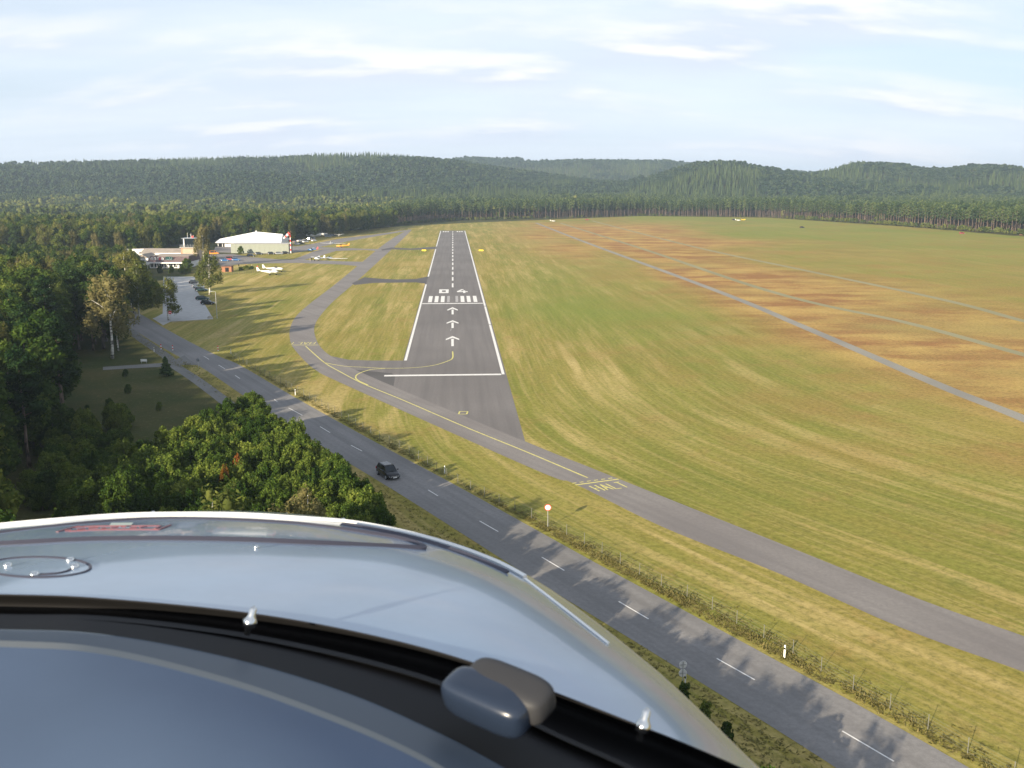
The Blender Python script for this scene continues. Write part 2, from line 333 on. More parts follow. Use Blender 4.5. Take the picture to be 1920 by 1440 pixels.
def fastmesh(name, verts, quads, k=4):
    me = bpy.data.meshes.new(name); me.vertices.add(len(verts)); me.vertices.foreach_set('co', np.ascontiguousarray(verts, dtype=np.float32).ravel())
    me.loops.add(len(quads)*k); me.loops.foreach_set('vertex_index', np.ascontiguousarray(quads, dtype=np.int32).ravel())
    me.polygons.add(len(quads)); me.polygons.foreach_set('loop_start', np.arange(0, len(quads)*k, k, dtype=np.int32))
    me.update(calc_edges=True); return me
gm = fastmesh('ground', verts, quads); gm.polygons.foreach_set('use_smooth', np.ones(len(quads), bool))
for nme, arr in (('floor', floor), ('brown', np.clip(brown, 0, 1)), ('lush', np.clip(lush, 0, 1))):
    a = gm.attributes.new(nme, 'FLOAT', 'POINT'); a.data.foreach_set('value', arr.astype(np.float32).ravel())
# grass shader: mowing swaths that run beside the runway and bend round to follow the taxiway
m = bpy.data.materials.new('meadow'); m.use_nodes = True; t = m.node_tree; b = t.nodes['Principled BSDF']; M['meadow'] = m
tc = N(t, 'ShaderNodeTexCoord'); sp = N(t, 'ShaderNodeSeparateXYZ'); L(t, tc.outputs['Object'], sp.inputs[0]); PX, PY = sp.outputs[0], sp.outputs[1]
def lin(ax, ay, c): return math_(t, 'ADD', math_(t, 'ADD', math_(t, 'MULTIPLY', PX, ax), math_(t, 'MULTIPLY', PY, ay)), c)
d1 = lin(.9982, .0602, -(.9982*1.9+.0602*133.6)); TXN = Vector((.842, .540)); d2 = lin(TXN.x, TXN.y, -(TXN.x*1.9+TXN.y*133.6))
sm = N(t, 'ShaderNodeMath', operation='SMOOTH_MIN'); sm.inputs[2].default_value = 28; L(t, d1, sm.inputs[0]); L(t, d2, sm.inputs[1]); swath = sm.outputs[0]
along = math_(t, 'SUBTRACT', d2, d1)
def sw(freq, af, det, seed, rough=.6):
    c = N(t, 'ShaderNodeCombineXYZ'); L(t, math_(t, 'MULTIPLY', swath, freq), c.inputs[0]); L(t, math_(t, 'MULTIPLY', along, af), c.inputs[1]); c.inputs[2].default_value = seed
    n = N(t, 'ShaderNodeTexNoise'); n.inputs['Scale'].default_value = 1; n.inputs['Detail'].default_value = det; n.inputs['Roughness'].default_value = rough; L(t, c.outputs[0], n.inputs[0]); return n.outputs[0]
def nz(scale, det, seed, rough=.6):
    mp = N(t, 'ShaderNodeMapping'); mp.inputs[1].default_value = (seed, seed*2, 0); L(t, tc.outputs['Object'], mp.inputs[0])
    n = N(t, 'ShaderNodeTexNoise'); n.inputs['Scale'].default_value = scale; n.inputs['Detail'].default_value = det; n.inputs['Roughness'].default_value = rough; L(t, mp.outputs[0], n.inputs[0]); return n.outputs[0]
s1 = sw(.24, .028, 6, 1.3, .72); s2 = sw(.12, .006, 3, 7.7); s3 = sw(1.6, .07, 3, 4.1)
big = nz(.014, 4, 11); med = nz(.09, 6, 5, .7); fine = nz(1.3, 8, 2, .8)
base = ramp(t, big, [(.32, (.175, .188, .034)), (.50, (.232, .232, .046)), (.68, (.315, .258, .070))])
c = mix(t, ramp(t, s2, [(.38, 0), (.62, .55)]), base, (.31, .245, .066))
near_w = ramp(t, math_(t, 'MULTIPLY', swath, .01), [(.06, 1), (.45, .75), (.8, .22)])
c = mix(t, math_(t, 'MULTIPLY', near_w, math_(t, 'MULTIPLY', ramp(t, s1, [(.49, 0), (.62, 1)]), ramp(t, nz(.022, 4, 31), [(.36, .3), (.6, .95)]))), c, (.52, .40, .165))
c = mix(t, math_(t, 'MULTIPLY', near_w, ramp(t, s1, [(.30, .8), (.46, 0)])), c, (.140, .165, .028))
pat = math_(t, 'MULTIPLY', ramp(t, math_(t, 'MULTIPLY', swath, .01), [(.1, .25), (.5, .8)]), ramp(t, nz(.03, 6, 41, .68), [(.47, 0), (.60, .9)]))
c = mix(t, pat, c, (.30, .20, .06))
c = mix(t, math_(t, 'MULTIPLY', near_w, ramp(t, s3, [(.48, 0), (.68, .55)])), c, (.42, .33, .13))
c = mix(t, ramp(t, med, [(.55, 0), (.72, .55)]), c, (.33, .195, .075))
c = mix(t, ramp(t, med, [(.28, .45), (.42, 0)]), c, (.11, .15, .03))
lu = N(t, 'ShaderNodeAttribute', attribute_name='lush'); c = mix(t, math_(t, 'MULTIPLY', lu.outputs['Fac'], .75), c, (.19, .24, .04))
br = N(t, 'ShaderNodeAttribute', attribute_name='brown')
def nzx(sx, sy, seed):
    mp = N(t, 'ShaderNodeMapping'); mp.inputs[1].default_value = (seed, seed, 0); mp.inputs[3].default_value = (sx, sy, 1); L(t, tc.outputs['Object'], mp.inputs[0])
    n = N(t, 'ShaderNodeTexNoise'); n.inputs['Scale'].default_value = 1; n.inputs['Detail'].default_value = 7; n.inputs['Roughness'].default_value = .68; L(t, mp.outputs[0], n.inputs[0]); return n.outputs[0]
bc = mix(t, ramp(t, nzx(.035, .055, 3), [(.42, 0), (.60, 1)]), (.31, .145, .060), (.52, .34, .115))
bc = mix(t, ramp(t, nz(.012, 5, 8, .6), [(.5, 0), (.66, .7)]), bc, (.34, .27, .09))
c = mix(t, math_(t, 'MULTIPLY', br.outputs['Fac'], .92), c, bc)
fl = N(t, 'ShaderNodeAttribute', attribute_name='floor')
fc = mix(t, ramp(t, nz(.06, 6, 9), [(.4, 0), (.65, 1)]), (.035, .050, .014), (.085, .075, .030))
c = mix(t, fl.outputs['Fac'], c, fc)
c = mix(t, ramp(t, fine, [(.32, .7), (.54, 0)]), c, (.075, .08, .018))
c = mix(t, ramp(t, fine, [(.55, 0), (.75, .45)]), c, (.46, .38, .16))
L(t, c, b.inputs['Base Color']); b.inputs['Roughness'].default_value = 1; b.inputs['Specular IOR Level'].default_value = .08
bp = N(t, 'ShaderNodeBump'); bp.inputs['Strength'].default_value = .55; bp.inputs['Distance'].default_value = .12; L(t, fine, bp.inputs['Height']); L(t, bp.outputs[0], b.inputs['Normal'])
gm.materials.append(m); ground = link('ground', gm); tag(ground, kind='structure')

# ---------------------------------------------------------------- runway, taxiways, road
def struct(mb, name, mt, parent=None, **k):
    o = mb.build(name, mt, parent, **k)
    if parent is None: tag(o, kind='structure')
    return o
mb = MB(); LO = 10.4
run_pts = [rw(-LO, 505), rw(LO, 505), rw(LO+.1, -100), G(985, 829), G(914, 806)-Vector((2, 3, 0)), G(843, 774)-Vector((2, 3, 0)), G(742, 726)-Vector((2, 3, 0)), G(645, 690.6)-Vector((2, 2, 0)), G(622, 668), G(654.6, 674.7), G(696, 676), rw(-LO, -100)]
mb.poly(run_pts, .004)
runway = struct(mb, 'runway', M['tarmac'])
mb = MB()
txl = [G(*q) for q in [(766, 430), (727, 453), (670, 499), (626, 535), (584, 567), (555.6, 592.7), (544, 616), (545, 642), (561, 665.6), (592, 694), (644, 720), (990, 875), (1077, 907), (1240, 987), (1460, 1075), (1685, 1175), (1920, 1260), (2150, 1345)]]
txr = [G(*q) for q in [(772, 431), (751, 452), (700, 499), (662, 533), (626, 564), (600, 592.7), (589.5, 613.5), (592, 634), (602.5, 652.6), (626, 671), (690, 704), (983, 827), (1110, 878), (1275, 944), (1500, 1034), (1725, 1124), (1920, 1193), (2150, 1278)]]
tl, tr_ = smooth_line(txl, 6), smooth_line(txr, 6)
vs = []; [vs.extend([(a.x, a.y, .010), (b_.x, b_.y, .010)]) for a, b_ in zip(tl, tr_)]
mb.add(vs, [(2*i, 2*i+1, 2*i+3, 2*i+2) for i in range(len(tl)-1)]); taxiway = struct(mb, 'taxiway', M['taxi'])
mb = MB(); mb.poly([G(*q) for q in [(660, 531), (683, 520), (712, 522.5), (745, 524), (780, 523), (803, 518.5), (799, 532), (780, 529.5), (740, 530), (700, 530.5), (664, 534.5)]], .014)
struct(mb, 'connecting_taxiway', M['patch'])
mb = MB(); mb.poly([G(*q) for q in [(715, 467.5), (734, 463.8), (770, 466), (817, 462.5), (816, 467), (770, 468.6), (735, 467.5), (716, 470)]], .015)
struct(mb, 'connecting_taxiway', M['patch'])
mb = MB(); mb.poly([G(*q) for q in [(655, 692), (735, 700), (741, 706), (738, 724), (700, 709)]], .0065); struct(mb, 'asphalt_patch', M['patch'])
mb = MB(); mb.poly([G(*q) for q in [(376, 483), (402, 476), (436, 476), (470, 482), (520, 486), (549, 486.5), (572, 478), (590, 471), (610, 466), (545, 474.5), (490, 476), (400, 473), (404, 462), (560, 462), (640, 447), (700, 440), (760, 431.5), (764, 433), (700, 444), (655, 452), (600, 463), (683, 466.5), (716, 467), (712, 471), (683, 468.5), (630, 470.5), (596, 481), (570, 487), (640, 490), (686, 491), (672, 499), (640, 496), (560, 493), (480, 494), (430, 497), (376, 499)]], .012)
struct(mb, 'apron', M['taxi'])
# painted runway marks, each its own piece
def yv(v): return (G(848, v)-RO).dot(U0)
def mark(name, quads, mt=M['linew'], z=.010, parent=runway):
    mb = MB()
    for q in quads: mb.poly([rw(*p) for p in q], z)
    return mb.build(name, mt, parent)
def rect(a0, a1, b0, b1): return [(a0, b0), (a1, b0), (a1, b1), (a0, b1)]
for sgn in (-1, 1):
    b0 = yv(703) if sgn > 0 else yv(675)
    segs = [(b0, 215), (232, 500)] if sgn < 0 else [(b0, yv(610)), (yv(609), yv(575)), (yv(574), 500)]
    if sgn < 0: segs = [(b0, yv(533)), (yv(518.5), yv(467)), (yv(462), 500)]
    for s0, s1 in segs: mark('edge_line', [rect(sgn*9.9-.28, sgn*9.9+.28, s0, s1)])
mark('threshold_line', [rect(-9.5, 9.5, 0-.9, .9)])
mark('end_line', [rect(-13.2, 9.5, yv(704.3), yv(701.7))])
v0, v1 = yv(566.5), yv(555)
for k, xx in enumerate((-7.2, -5.2, -3.2, -1.35, 1.35, 3.2, 5.2, 7.3)):
    w = .6 if abs(xx) > 2 else .42
    mark('threshold_stripe', [rect(xx-w, xx+w, v0, v1)], M['linefaded'] if abs(xx) < 2 else M['linew'])
z0, z1 = yv(549.5), yv(542.5)
mark('number_zero', [rect(-4.7, -3.7, z0, z1), rect(-2.4, -1.4, z0, z1), rect(-3.7, -2.4, z0, z0+3.2), rect(-3.7, -2.4, z1-3.2, z1)])
mark('number_four', [rect(3.6, 4.4, z0, z0+8.2), rect(1.5, 3.6, z0+2.9, z0+5.6), rect(4.4, 5.2, z0+2.9, z0+5.6), [(1.5, z0+5.6), (2.5, z0+5.6), (4.1, z1), (3.1, z1)]])
for vt, vw, vh, hw in ((576, 581, 589.5, 1.55), (600.5, 605.5, 615, 1.6), (630, 636, 649, 1.6)):
    T, W_, B_ = yv(vt), yv(vw), yv(vh); th = (T-W_)*.55
    mark('arrow', [rect(-.30, .30, B_, W_+.6), [(0, T), (hw, W_+th*.2), (hw, W_-th*.5), (0, T-th)], [(0, T), (0, T-th), (-hw, W_-th*.5), (-hw, W_+th*.2)]])
mark('arrow_remnant', [[(-.55, yv(620)), (-.4, yv(620)), (-.25, yv(616)), (-.4, yv(616))]], M['linefaded'])
b0 = yv(538.8)
while b0 < 480: mark('centre_dash', [rect(-.3, .3, b0, b0+15)]); b0 += 25.2
for xx in (-7.4, -5.6, -3.8, 3.8, 5.6, 7.4): mark('threshold_stripe', [rect(xx-.6, xx+.6, 478, 493)])
def ypath(pts, w, parent, z=.018):
    mb = MB(); mb.strip(smooth_line([G(*q) for q in pts], 8), w, z); return mb.build('yellow_guide_line', M['liney'], parent)
ypath([(848.6, 659), (848.6, 671), (839.5, 677), (813, 685), (774, 689.6), (722, 690.5), (680, 688.5), (644, 686.5), (607.7, 680)], .28, runway)
ypath([(722, 691), (696, 693), (675, 699.5), (667, 706), (671, 713), (690, 722)], .28, runway)
ypath([(573, 649), (608, 679.6), (637.5, 697), (681, 719.5), (754.8, 750), (871.7, 800.4), (985, 846.5), (1102, 896)], .25, taxiway)
mb = MB(); a, b_, c_, d_ = [G(*q) for q in [(860, 776.5), (875, 776.5), (877, 771.5), (862, 771.5)]]
for p, q in ((a, b_), (b_, c_), (c_, d_), (d_, a)): mb.strip([p, q], .25, .012+.001*len(mb.v)/4)
mb.build('yellow_box_marking', M['liney'], runway)
def word(c, up, right, h, w, parent, txt='HALT'):
    """painted block letters; c is the lower left corner of the word"""
    S = {'H': [((0, 0), (0, 1)), ((1, 0), (1, 1)), ((0, .5), (1, .5))], 'A': [((0, 0), (.5, 1)), ((1, 0), (.5, 1)), ((.22, .38), (.78, .38))], 'L': [((0, 1), (0, 0)), ((0, 0), (1, 0))], 'T': [((.5, 0), (.5, 1)), ((0, 1), (1, 1))]}
    lw = w/(len(txt)+.5*(len(txt)-1))
    for i, ch in enumerate(txt):
        mb = MB()
        for k, (p, q) in enumerate(S[ch]):
            A = c+right*(lw*(1.5*i+p[0]))+up*(h*p[1]); B = c+right*(lw*(1.5*i+q[0]))+up*(h*q[1]); mb.strip([A, B], .2, .019+.0012*k)
        mb.build('painted_letter', M['liney'], parent)
TD = Vector((-.53, .848, 0)); TR = Vector((.848, .53, 0))
hA, hB = G(1079, 909.5), G(1160, 898.5)
mb = MB(); mb.strip([hA, hB], .3, .020); mb.build('holding_line', M['liney'], taxiway)
q = (hB-hA)
for k in range(6):
    mb = MB(); mb.strip([hA+q*(k/6+.01)+TD*.75, hA+q*(k/6+.1)+TD*.75], .22, .020); mb.build('holding_dash', M['liney'], taxiway)
word(G(1124, 921), (G(1107, 912.5)-G(1124, 921)).normalized(), (G(1175, 914)-G(1124, 921)).normalized(), 2.3, 4.2, taxiway)
hA, hB = G(550, 647), G(596, 647)
mb = MB(); mb.strip([hA, hB], .45, .020); mb.build('holding_line', M['liney'], taxiway)
word(G(592, 641.5), Vector((.05, -1, 0)), Vector((-1, -.05, 0)), 3.0, 5.6, taxiway)
for cq in ((594, 645), (663, 519)): pass
# road with kerb-less verges, dashes, path
mb = MB(); mb.strip(road_c, 7.3, .016); road = struct(mb, 'road', M['road'])
dashes = [((416-6, 684.5), (422, 692)), ((441, 704), (450, 710)), ((514, 749), (520, 753)), ((541, 765), (567, 779)), ((600, 800), (619, 811.5)), ((658, 835), (679, 846)), ((803, 919), (821, 930)), ((899, 977), (934, 997)), ((1016, 1045), (1058, 1070)), ((1160, 1128), (1216, 1161)), ((1344, 1235), (1415, 1275)), ((1579, 1371), (1676, 1428)), ((382, 668), (392, 674))]
for a, b_ in dashes:
    A, B = G(*a), G(*b_); mb = MB(); mb.strip([A, B], .13, .024); mb.build('centre_line_dash', M['linew'], road)
mb = MB(); mb.strip(smooth_line([G(*q) for q in [(235, 612), (262, 634), (312, 668), (325.5, 684), (364.6, 710), (411, 744), (470, 790), (560, 850)]]+[Vector((-21, 106, 0)), Vector((-6, 84, 0)), Vector((6, 65, 0)), Vector((13.5, 53, 0)), Vector((24, 36, 0))], 5), 2.3, .012); struct(mb, 'cycle_path', M['path'])
mb = MB(); mb.poly([G(*q) for q in [(193, 694), (193, 688), (240, 685), (300, 681), (322, 678), (346, 666), (352, 672), (372, 685), (345, 684), (325, 687), (300, 688), (240, 691)]], .020); struct(mb, 'side_road', M['path'])
mb = MB(); mb.poly([G(*q) for q in [(306, 519), (366, 518.5), (369, 545), (400, 598), (322, 603), (300, 602), (290, 596), (305, 588)]], .012); struct(mb, 'car_park', M['paving'])
mb = MB(); mb.poly([G(*q) for q in [(286, 597), (296, 594), (322, 602), (306, 610)]], .018); struct(mb, 'car_park_entrance', M['paving'])
mb = MB(); mb.strip([G(*q) for q in [(322, 604.5), (400, 599)]], .5, .02); struct(mb, 'sand_strip', M['sand'])
def lane(pts, w, mt, nm='glider_path'):
    mb = MB(); mb.strip(smooth_line(pts, 8), w, .006); struct(mb, nm, mt)
lane(p1, 2.9, M['lane']); lane(p2, 3.0, M['lane2']); lane(p3, 3.0, M['lane2'])

# ---------------------------------------------------------------- vegetation
def crown_arrays(lobes, n, size, seed, flat=.5, core=.7, droop=0., aspect=1.0):
    """lobes: (x, y, z, rx, ry, rz). leaf-sized quads spread through every lobe, closed inner bodies so that crowns are not see-through"""
    r = np.random.default_rng(seed); V = []; Q = []; A = []; base = 0
    vol = np.array([(l[3]*l[4]+l[4]*l[5]+l[3]*l[5]) for l in lobes]); cnt = np.maximum(4, (n*vol/vol.sum()).astype(int))
    for l, k in zip(lobes, cnt):
        off = r.uniform(-.22, .22)
        d = r.normal(size=(k, 3)); d /= np.linalg.norm(d, axis=1)[:, None]; rad = r.uniform(0.25, 1, k)**.33
        rad *= 1+.16*np.sin(d[:, 0]*5+l[0])*np.cos(d[:, 2]*6+l[1]*3)
        c = np.array(l[:3])+d*rad[:, None]*np.array(l[3:]); c[:, 2] -= droop*r.uniform(0, 1, k)*np.hypot(d[:, 0], d[:, 1])
        nrm = d*flat+r.normal(size=(k, 3))*.55+np.array([0, 0, .25]); nrm /= np.linalg.norm(nrm, axis=1)[:, None]
        a = np.cross(nrm, r.normal(size=(k, 3))); a /= np.linalg.norm(a, axis=1)[:, None]; b = np.cross(nrm, a)
        s = (size*r.uniform(.55, 1.25, k))[:, None]; s2 = s*r.uniform(.5, 1, k)[:, None]*aspect
        V.append(np.stack([c-a*s*.5, c-b*s2*.45+a*s*.05, c+a*s*.5, c+b*s2*.45], 1).reshape(-1, 3))
        Q.append(base+np.arange(k*4).reshape(k, 4)); base += k*4
        A.append(np.repeat(np.clip(.5+off+r.normal(0, .27, k), 0, 1), 4))
        if core:
            th = np.linspace(0, 2*np.pi, 9)[:-1]; rings = []
            for ph in (-1.2, -.55, .1, .7, 1.25): rings.append(np.stack([np.cos(th)*np.cos(ph), np.sin(th)*np.cos(ph), np.full(8, np.sin(ph))], 1))
            g = np.concatenate(rings)*core*(1+r.uniform(-.15, .15, (40, 1))); V.append(np.array(l[:3])+g*np.array(l[3:]))
            q = [[base+i*8+j, base+i*8+(j+1) % 8, base+(i+1)*8+(j+1) % 8, base+(i+1)*8+j] for i in range(4) for j in range(8)]
            q += [[base+32, base+34, base+36, base+38], [base, base+2, base+4, base+6]]
            Q.append(np.array(q)); base += 40; A.append(np.clip(.45+off+r.normal(0, .15, 40), 0, 1))
    return np.concatenate(V), np.concatenate(Q), np.concatenate(A)
def crown_mesh(name, arr, mt):
    V, Q, A = arr; me = fastmesh(name, V, Q); me.materials.append(mt)
    a = me.attributes.new('lv', 'FLOAT', 'POINT'); a.data.foreach_set('value', A.astype(np.float32)); return me
def trunk_mb(h, r0, limbs, seed, lean=.0, top=.85):
    r = random.Random(seed); mb = MB(); pts = []; x = y = 0
    for k in range(7): pts.append((x, y, h*top*k/6)); x += r.uniform(-.12, .12)+lean*h/6; y += r.uniform(-.12, .12)
    mb.tube(pts, [r0*1.35, r0, r0*.85, r0*.7, r0*.52, r0*.35, r0*.15], 7)
    for (z, ln, an, rise) in limbs:
        k = min(5, int(z/top*6)); p = Vector(pts[k]).lerp(Vector(pts[k+1]), z/top*6-k)
        d = Vector((math.cos(an), math.sin(an), 0)); e = p+d*ln*.5+Vector((0, 0, rise*.6)); f = p+d*ln+Vector((0, 0, rise))
        mb.tube([p, e, f], [r0*.4, r0*.25, r0*.08], 5)
    return mb
protos = {}
def make_tree(kind, i):
    """tree of one kind, variant i: an empty with a trunk and a crown"""
    r = random.Random(hash_(kind)*31+i); L_ = []
    if kind == 'oak_bush':
        h = 6.6; nm, lm, bk = 'young_oak', M['leaf_oak'], M['bark']
        for k in range(44):
            a = r.uniform(0, 6.28); q = r.uniform(.15, 1)**.5; z = r.uniform(.8, 6.0); w = 2.35*math.sqrt(max(.12, 1-((z-2.4)/4.0)**2))
            s_ = r.uniform(.22, .62); L_.append((math.cos(a)*w*q, math.sin(a)*w*q, z, s_*r.uniform(.8, 1.3), s_*r.uniform(.8, 1.3), s_*r.uniform(1.1, 2.3)))
        for k in range(9): a = r.uniform(0, 6.28); L_.append((math.cos(a)*k*.14, math.sin(a)*k*.14, 6.1-k*.08, .18, .18, .75))
        L_.append((0, 0, 3.2, 1.5, 1.5, 2.4)); arr = crown_arrays(L_, 9500, .27, i+5, core=.5, flat=.25); tr = trunk_mb(h, .13, [(.3, 1.5, 1, 1), (.45, 1.6, 3, 1.2), (.5, 1.4, 5, 1.1)], i)
    elif kind == 'oak_tree':
        h = 15; nm, lm, bk = 'oak_tree', M['leaf_forest'], M['bark']
        for k in range(24):
            a = r.uniform(0, 6.28); z = r.uniform(3.2, 13.2); w = 4.0*math.sqrt(max(.1, 1-((z-7.2)/7.2)**2)); q = r.uniform(.3, 1)**.5
            L_.append((math.cos(a)*w*q, math.sin(a)*w*q, z, r.uniform(1.3, 2.1), r.uniform(1.3, 2.1), r.uniform(1.0, 1.7)))
        L_.append((0, 0, 13.3, 1.4, 1.4, 1.4)); arr = crown_arrays(L_, 6200, .55, i+25, core=.62); tr = trunk_mb(h, .28, [(.35, 3, 1, 2), (.45, 3, 3, 2.5), (.5, 3, 5, 2)], i)
    elif kind == 'birch':
        h = 15; nm, lm, bk = 'birch_tree', M['leaf_birch'], M['birchbark']
        for k in range(26):
            a = r.uniform(0, 6.28); z = r.uniform(4.2, 14); w = 2.7*math.sqrt(max(.06, 1-((z-7.6)/7.2)**2)); q = r.uniform(.3, 1)**.5
            L_.append((math.cos(a)*w*q, math.sin(a)*w*q, z, r.uniform(.75, 1.15), r.uniform(.75, 1.15), r.uniform(1.1, 1.9)))
        L_.append((0, 0, 14.1, .6, .6, 1.1)); arr = crown_arrays(L_, 5200, .40, i+45, core=.42, droop=1.2, aspect=.7); tr = trunk_mb(h, .16, [(.4, 1.8, 1, 2.6), (.5, 2, 3, 2.4), (.55, 1.6, 5, 2.2), (.65, 1.5, 2, 2)], i, .01, .92)
    elif kind == 'pine':
        h = 16; nm, lm, bk = 'scots_pine', M['leaf_pine'], M['pinebark']; limbs = []
        for k in range(17):
            a = k*2.4+r.uniform(-.4, .4); z = 6.2+9.2*k/17; w = 2.9*(1-.72*((z-6.2)/9.8)**1.3)*r.uniform(.55, 1)
            L_.append((math.cos(a)*w*.75, math.sin(a)*w*.75, z, r.uniform(.95, 1.5), r.uniform(.95, 1.5), r.uniform(.55, .85))); limbs.append((min(.84, z/h*.95), w*.8, a, .3))
        L_.append((0, 0, 15.3, .7, .7, .8)); arr = crown_arrays(L_, 4600, .48, i+65, core=.6, aspect=.6); tr = trunk_mb(h, .2, limbs[::2], i, 0, .93)
    elif kind == 'small_spruce':
        h = 4.2; nm, lm, bk = 'small_spruce', M['leaf_pine'], M['bark']
        for k in range(16):
            z = .5+3.6*k/16; a = k*2.4; w = 1.15*(1-k/17); L_.append((math.cos(a)*w*.6, math.sin(a)*w*.6, z, .3+w*.6, .3+w*.6, .42))
        arr = crown_arrays(L_, 2600, .22, i+85, core=.7); tr = trunk_mb(h, .08, [], i)
    root = empty(nm); tr.build('trunk', bk, root, smooth=True); link('crown', crown_mesh(kind+'_crown', arr, lm), root)
    return root
def hash_(s): return sum(ord(c)*(i+1) for i, c in enumerate(s))
KIND = {k: [make_tree(k, i) for i in range(n)] for k, n in (('oak_bush', 3), ('oak_tree', 3), ('birch', 3), ('pine', 3), ('small_spruce', 1))}
used = set()
def plant(kind, x, y, h, label, group=None, wide=1.0, leaf=None, z=None, v=None, rz=None):
    base_h = dict(oak_bush=6.6, oak_tree=15, birch=15, pine=16, small_spruce=4.2)[kind]; ps = KIND[kind]; p = ps[random.randrange(len(ps)) if v is None else v]
    s = h/base_h
    if z is None: z = 0
    loc = (x, y, z-.05); rz = random.uniform(0, 6.28) if rz is None else rz; sc = (s*wide, s*wide*random.uniform(.92, 1.08), s)
    if p.name not in used:
        used.add(p.name); o = p; o.location = loc; o.rotation_euler = (0, 0, rz); o.scale = sc
    else: o = copy_tree(p, loc=loc, rz=rz, scale=sc)
    o['label'] = label; o['category'] = dict(oak_bush='bush', oak_tree='tree', birch='tree', pine='tree', small_spruce='tree')[kind]
    if group: o['group'] = group
    elif 'group' in o: del o['group']
    if leaf:
        for ch in o.children:
            if ch.name.startswith('crown'):
                ch.data = ch.data.copy(); ch.data.materials.clear(); ch.data.materials.append(M[leaf])
    return o
# single trees that the photograph picks out
def at_h(px, vb, vt):
    g = G(px, vb); return g, (vb-vt)/F*math.hypot(g.y, H)*1.02
g, h = at_h(211, 672, 507); plant('birch', g.x, g.y, h, 'tall birch with bare white trunk and thin dry crown before the dark wood', wide=1.35, leaf='leaf_dry', v=0, rz=.4)
g, h = at_h(316, 601, 519); plant('birch', g.x, g.y, h, 'small yellowing birch in front of the pale car park beside the entrance', wide=1.45, v=1)
g, h = at_h(393, 553, 474); plant('birch', g.x, g.y, h, 'broad birch with hanging branches at the grass edge of the car park', wide=1.5, v=2)
g, h = at_h(383, 500, 421); plant('birch', g.x, g.y, h, 'tall narrow birch standing close beside the control tower', wide=1.1, v=0)
g, h = at_h(312, 705, 668); plant('small_spruce', g.x, g.y, h, 'small dark spruce standing alone where the side road meets the cycle path')
g, h = at_h(262, 598, 488); plant('birch', g.x, g.y, h, 'leaning birch between the road and the car park, left of the yellowing one', wide=1.3, v=1)
g, h = at_h(240, 560, 470); plant('birch', g.x, g.y, h, 'birch in front of the left wing of the low terminal building', wide=1.4, v=2)
g, h = at_h(285, 575, 520); plant('oak_bush', g.x, g.y, h, 'rounded dark bush at the left border of the car park', wide=1.1)
for px, vb, vt, lb in ((352, 512, 486, 'bright green bush at the right end of the terminal front'), (300, 512, 499, 'dark low bush in front of the terminal windows, nearest its white wing'), (322, 513, 500, 'dark low bush in front of the middle of the terminal front'), (340, 513, 500, 'low bush between the dark bushes and the bright green one'), (236, 706, 692, 'low dark bush beside the sandy side road'), (451, 476, 462, 'small bush standing against the pale green hangar wall')):
    g, h = at_h(px, vb, vt); plant('oak_bush', g.x, g.y, h, lb, wide=1.2)
# the sunlit oak thicket left of the road
POLY = [G(*q) for q in [(468, 818), (535, 855), (592, 908), (640, 955), (690, 1005), (715, 1045), (715, 1085), (420, 1085), (240, 1030), (120, 1010), (110, 960), (215, 905), (300, 870), (395, 846)]]
pp = [(p.x, p.y) for p in POLY]
def scatter(poly, step, jit, rr):
    a = np.array(poly); lo, hi = a.min(0), a.max(0); gx, gy = np.meshgrid(np.arange(lo[0], hi[0], step), np.arange(lo[1], hi[1], step*.87))
    gx = gx+(np.arange(gx.shape[0]) % 2)[:, None]*step/2; gx = gx+rr.uniform(-jit, jit, gx.shape)*step; gy = gy+rr.uniform(-jit, jit, gy.shape)*step
    k = inside(gx, gy, poly); return np.stack([gx[k], gy[k]], 1)
pts = scatter(pp, 2.65, .3, rng)
for x, y in pts:
    if x > road_x(y)-6.0 : continue
    hh = random.uniform(5.4, 6.7)*(1-.2*(x < -44))
    plant('oak_bush', x, y, hh, 'leafy young oak in the sunlit thicket between the road and the dark wood', 'young oaks of the sunlit thicket', wide=random.uniform(.86, 1.02))
g = G(452, 960); plant('oak_bush', g.x, g.y, 6.6, 'young oak with orange red leaves in the middle of the green thicket', wide=.35, leaf='leaf_orange')
g = G(478, 822); plant('oak_bush', g.x, g.y, 6.9, 'tallest young oak at the far tip of the green thicket', wide=.8)
g = G(425, 985); plant('oak_bush', g.x, g.y, 6.5, 'young oak with reddish brown leaf tips just above the nose of the aircraft', wide=.33, leaf='leaf_orange')
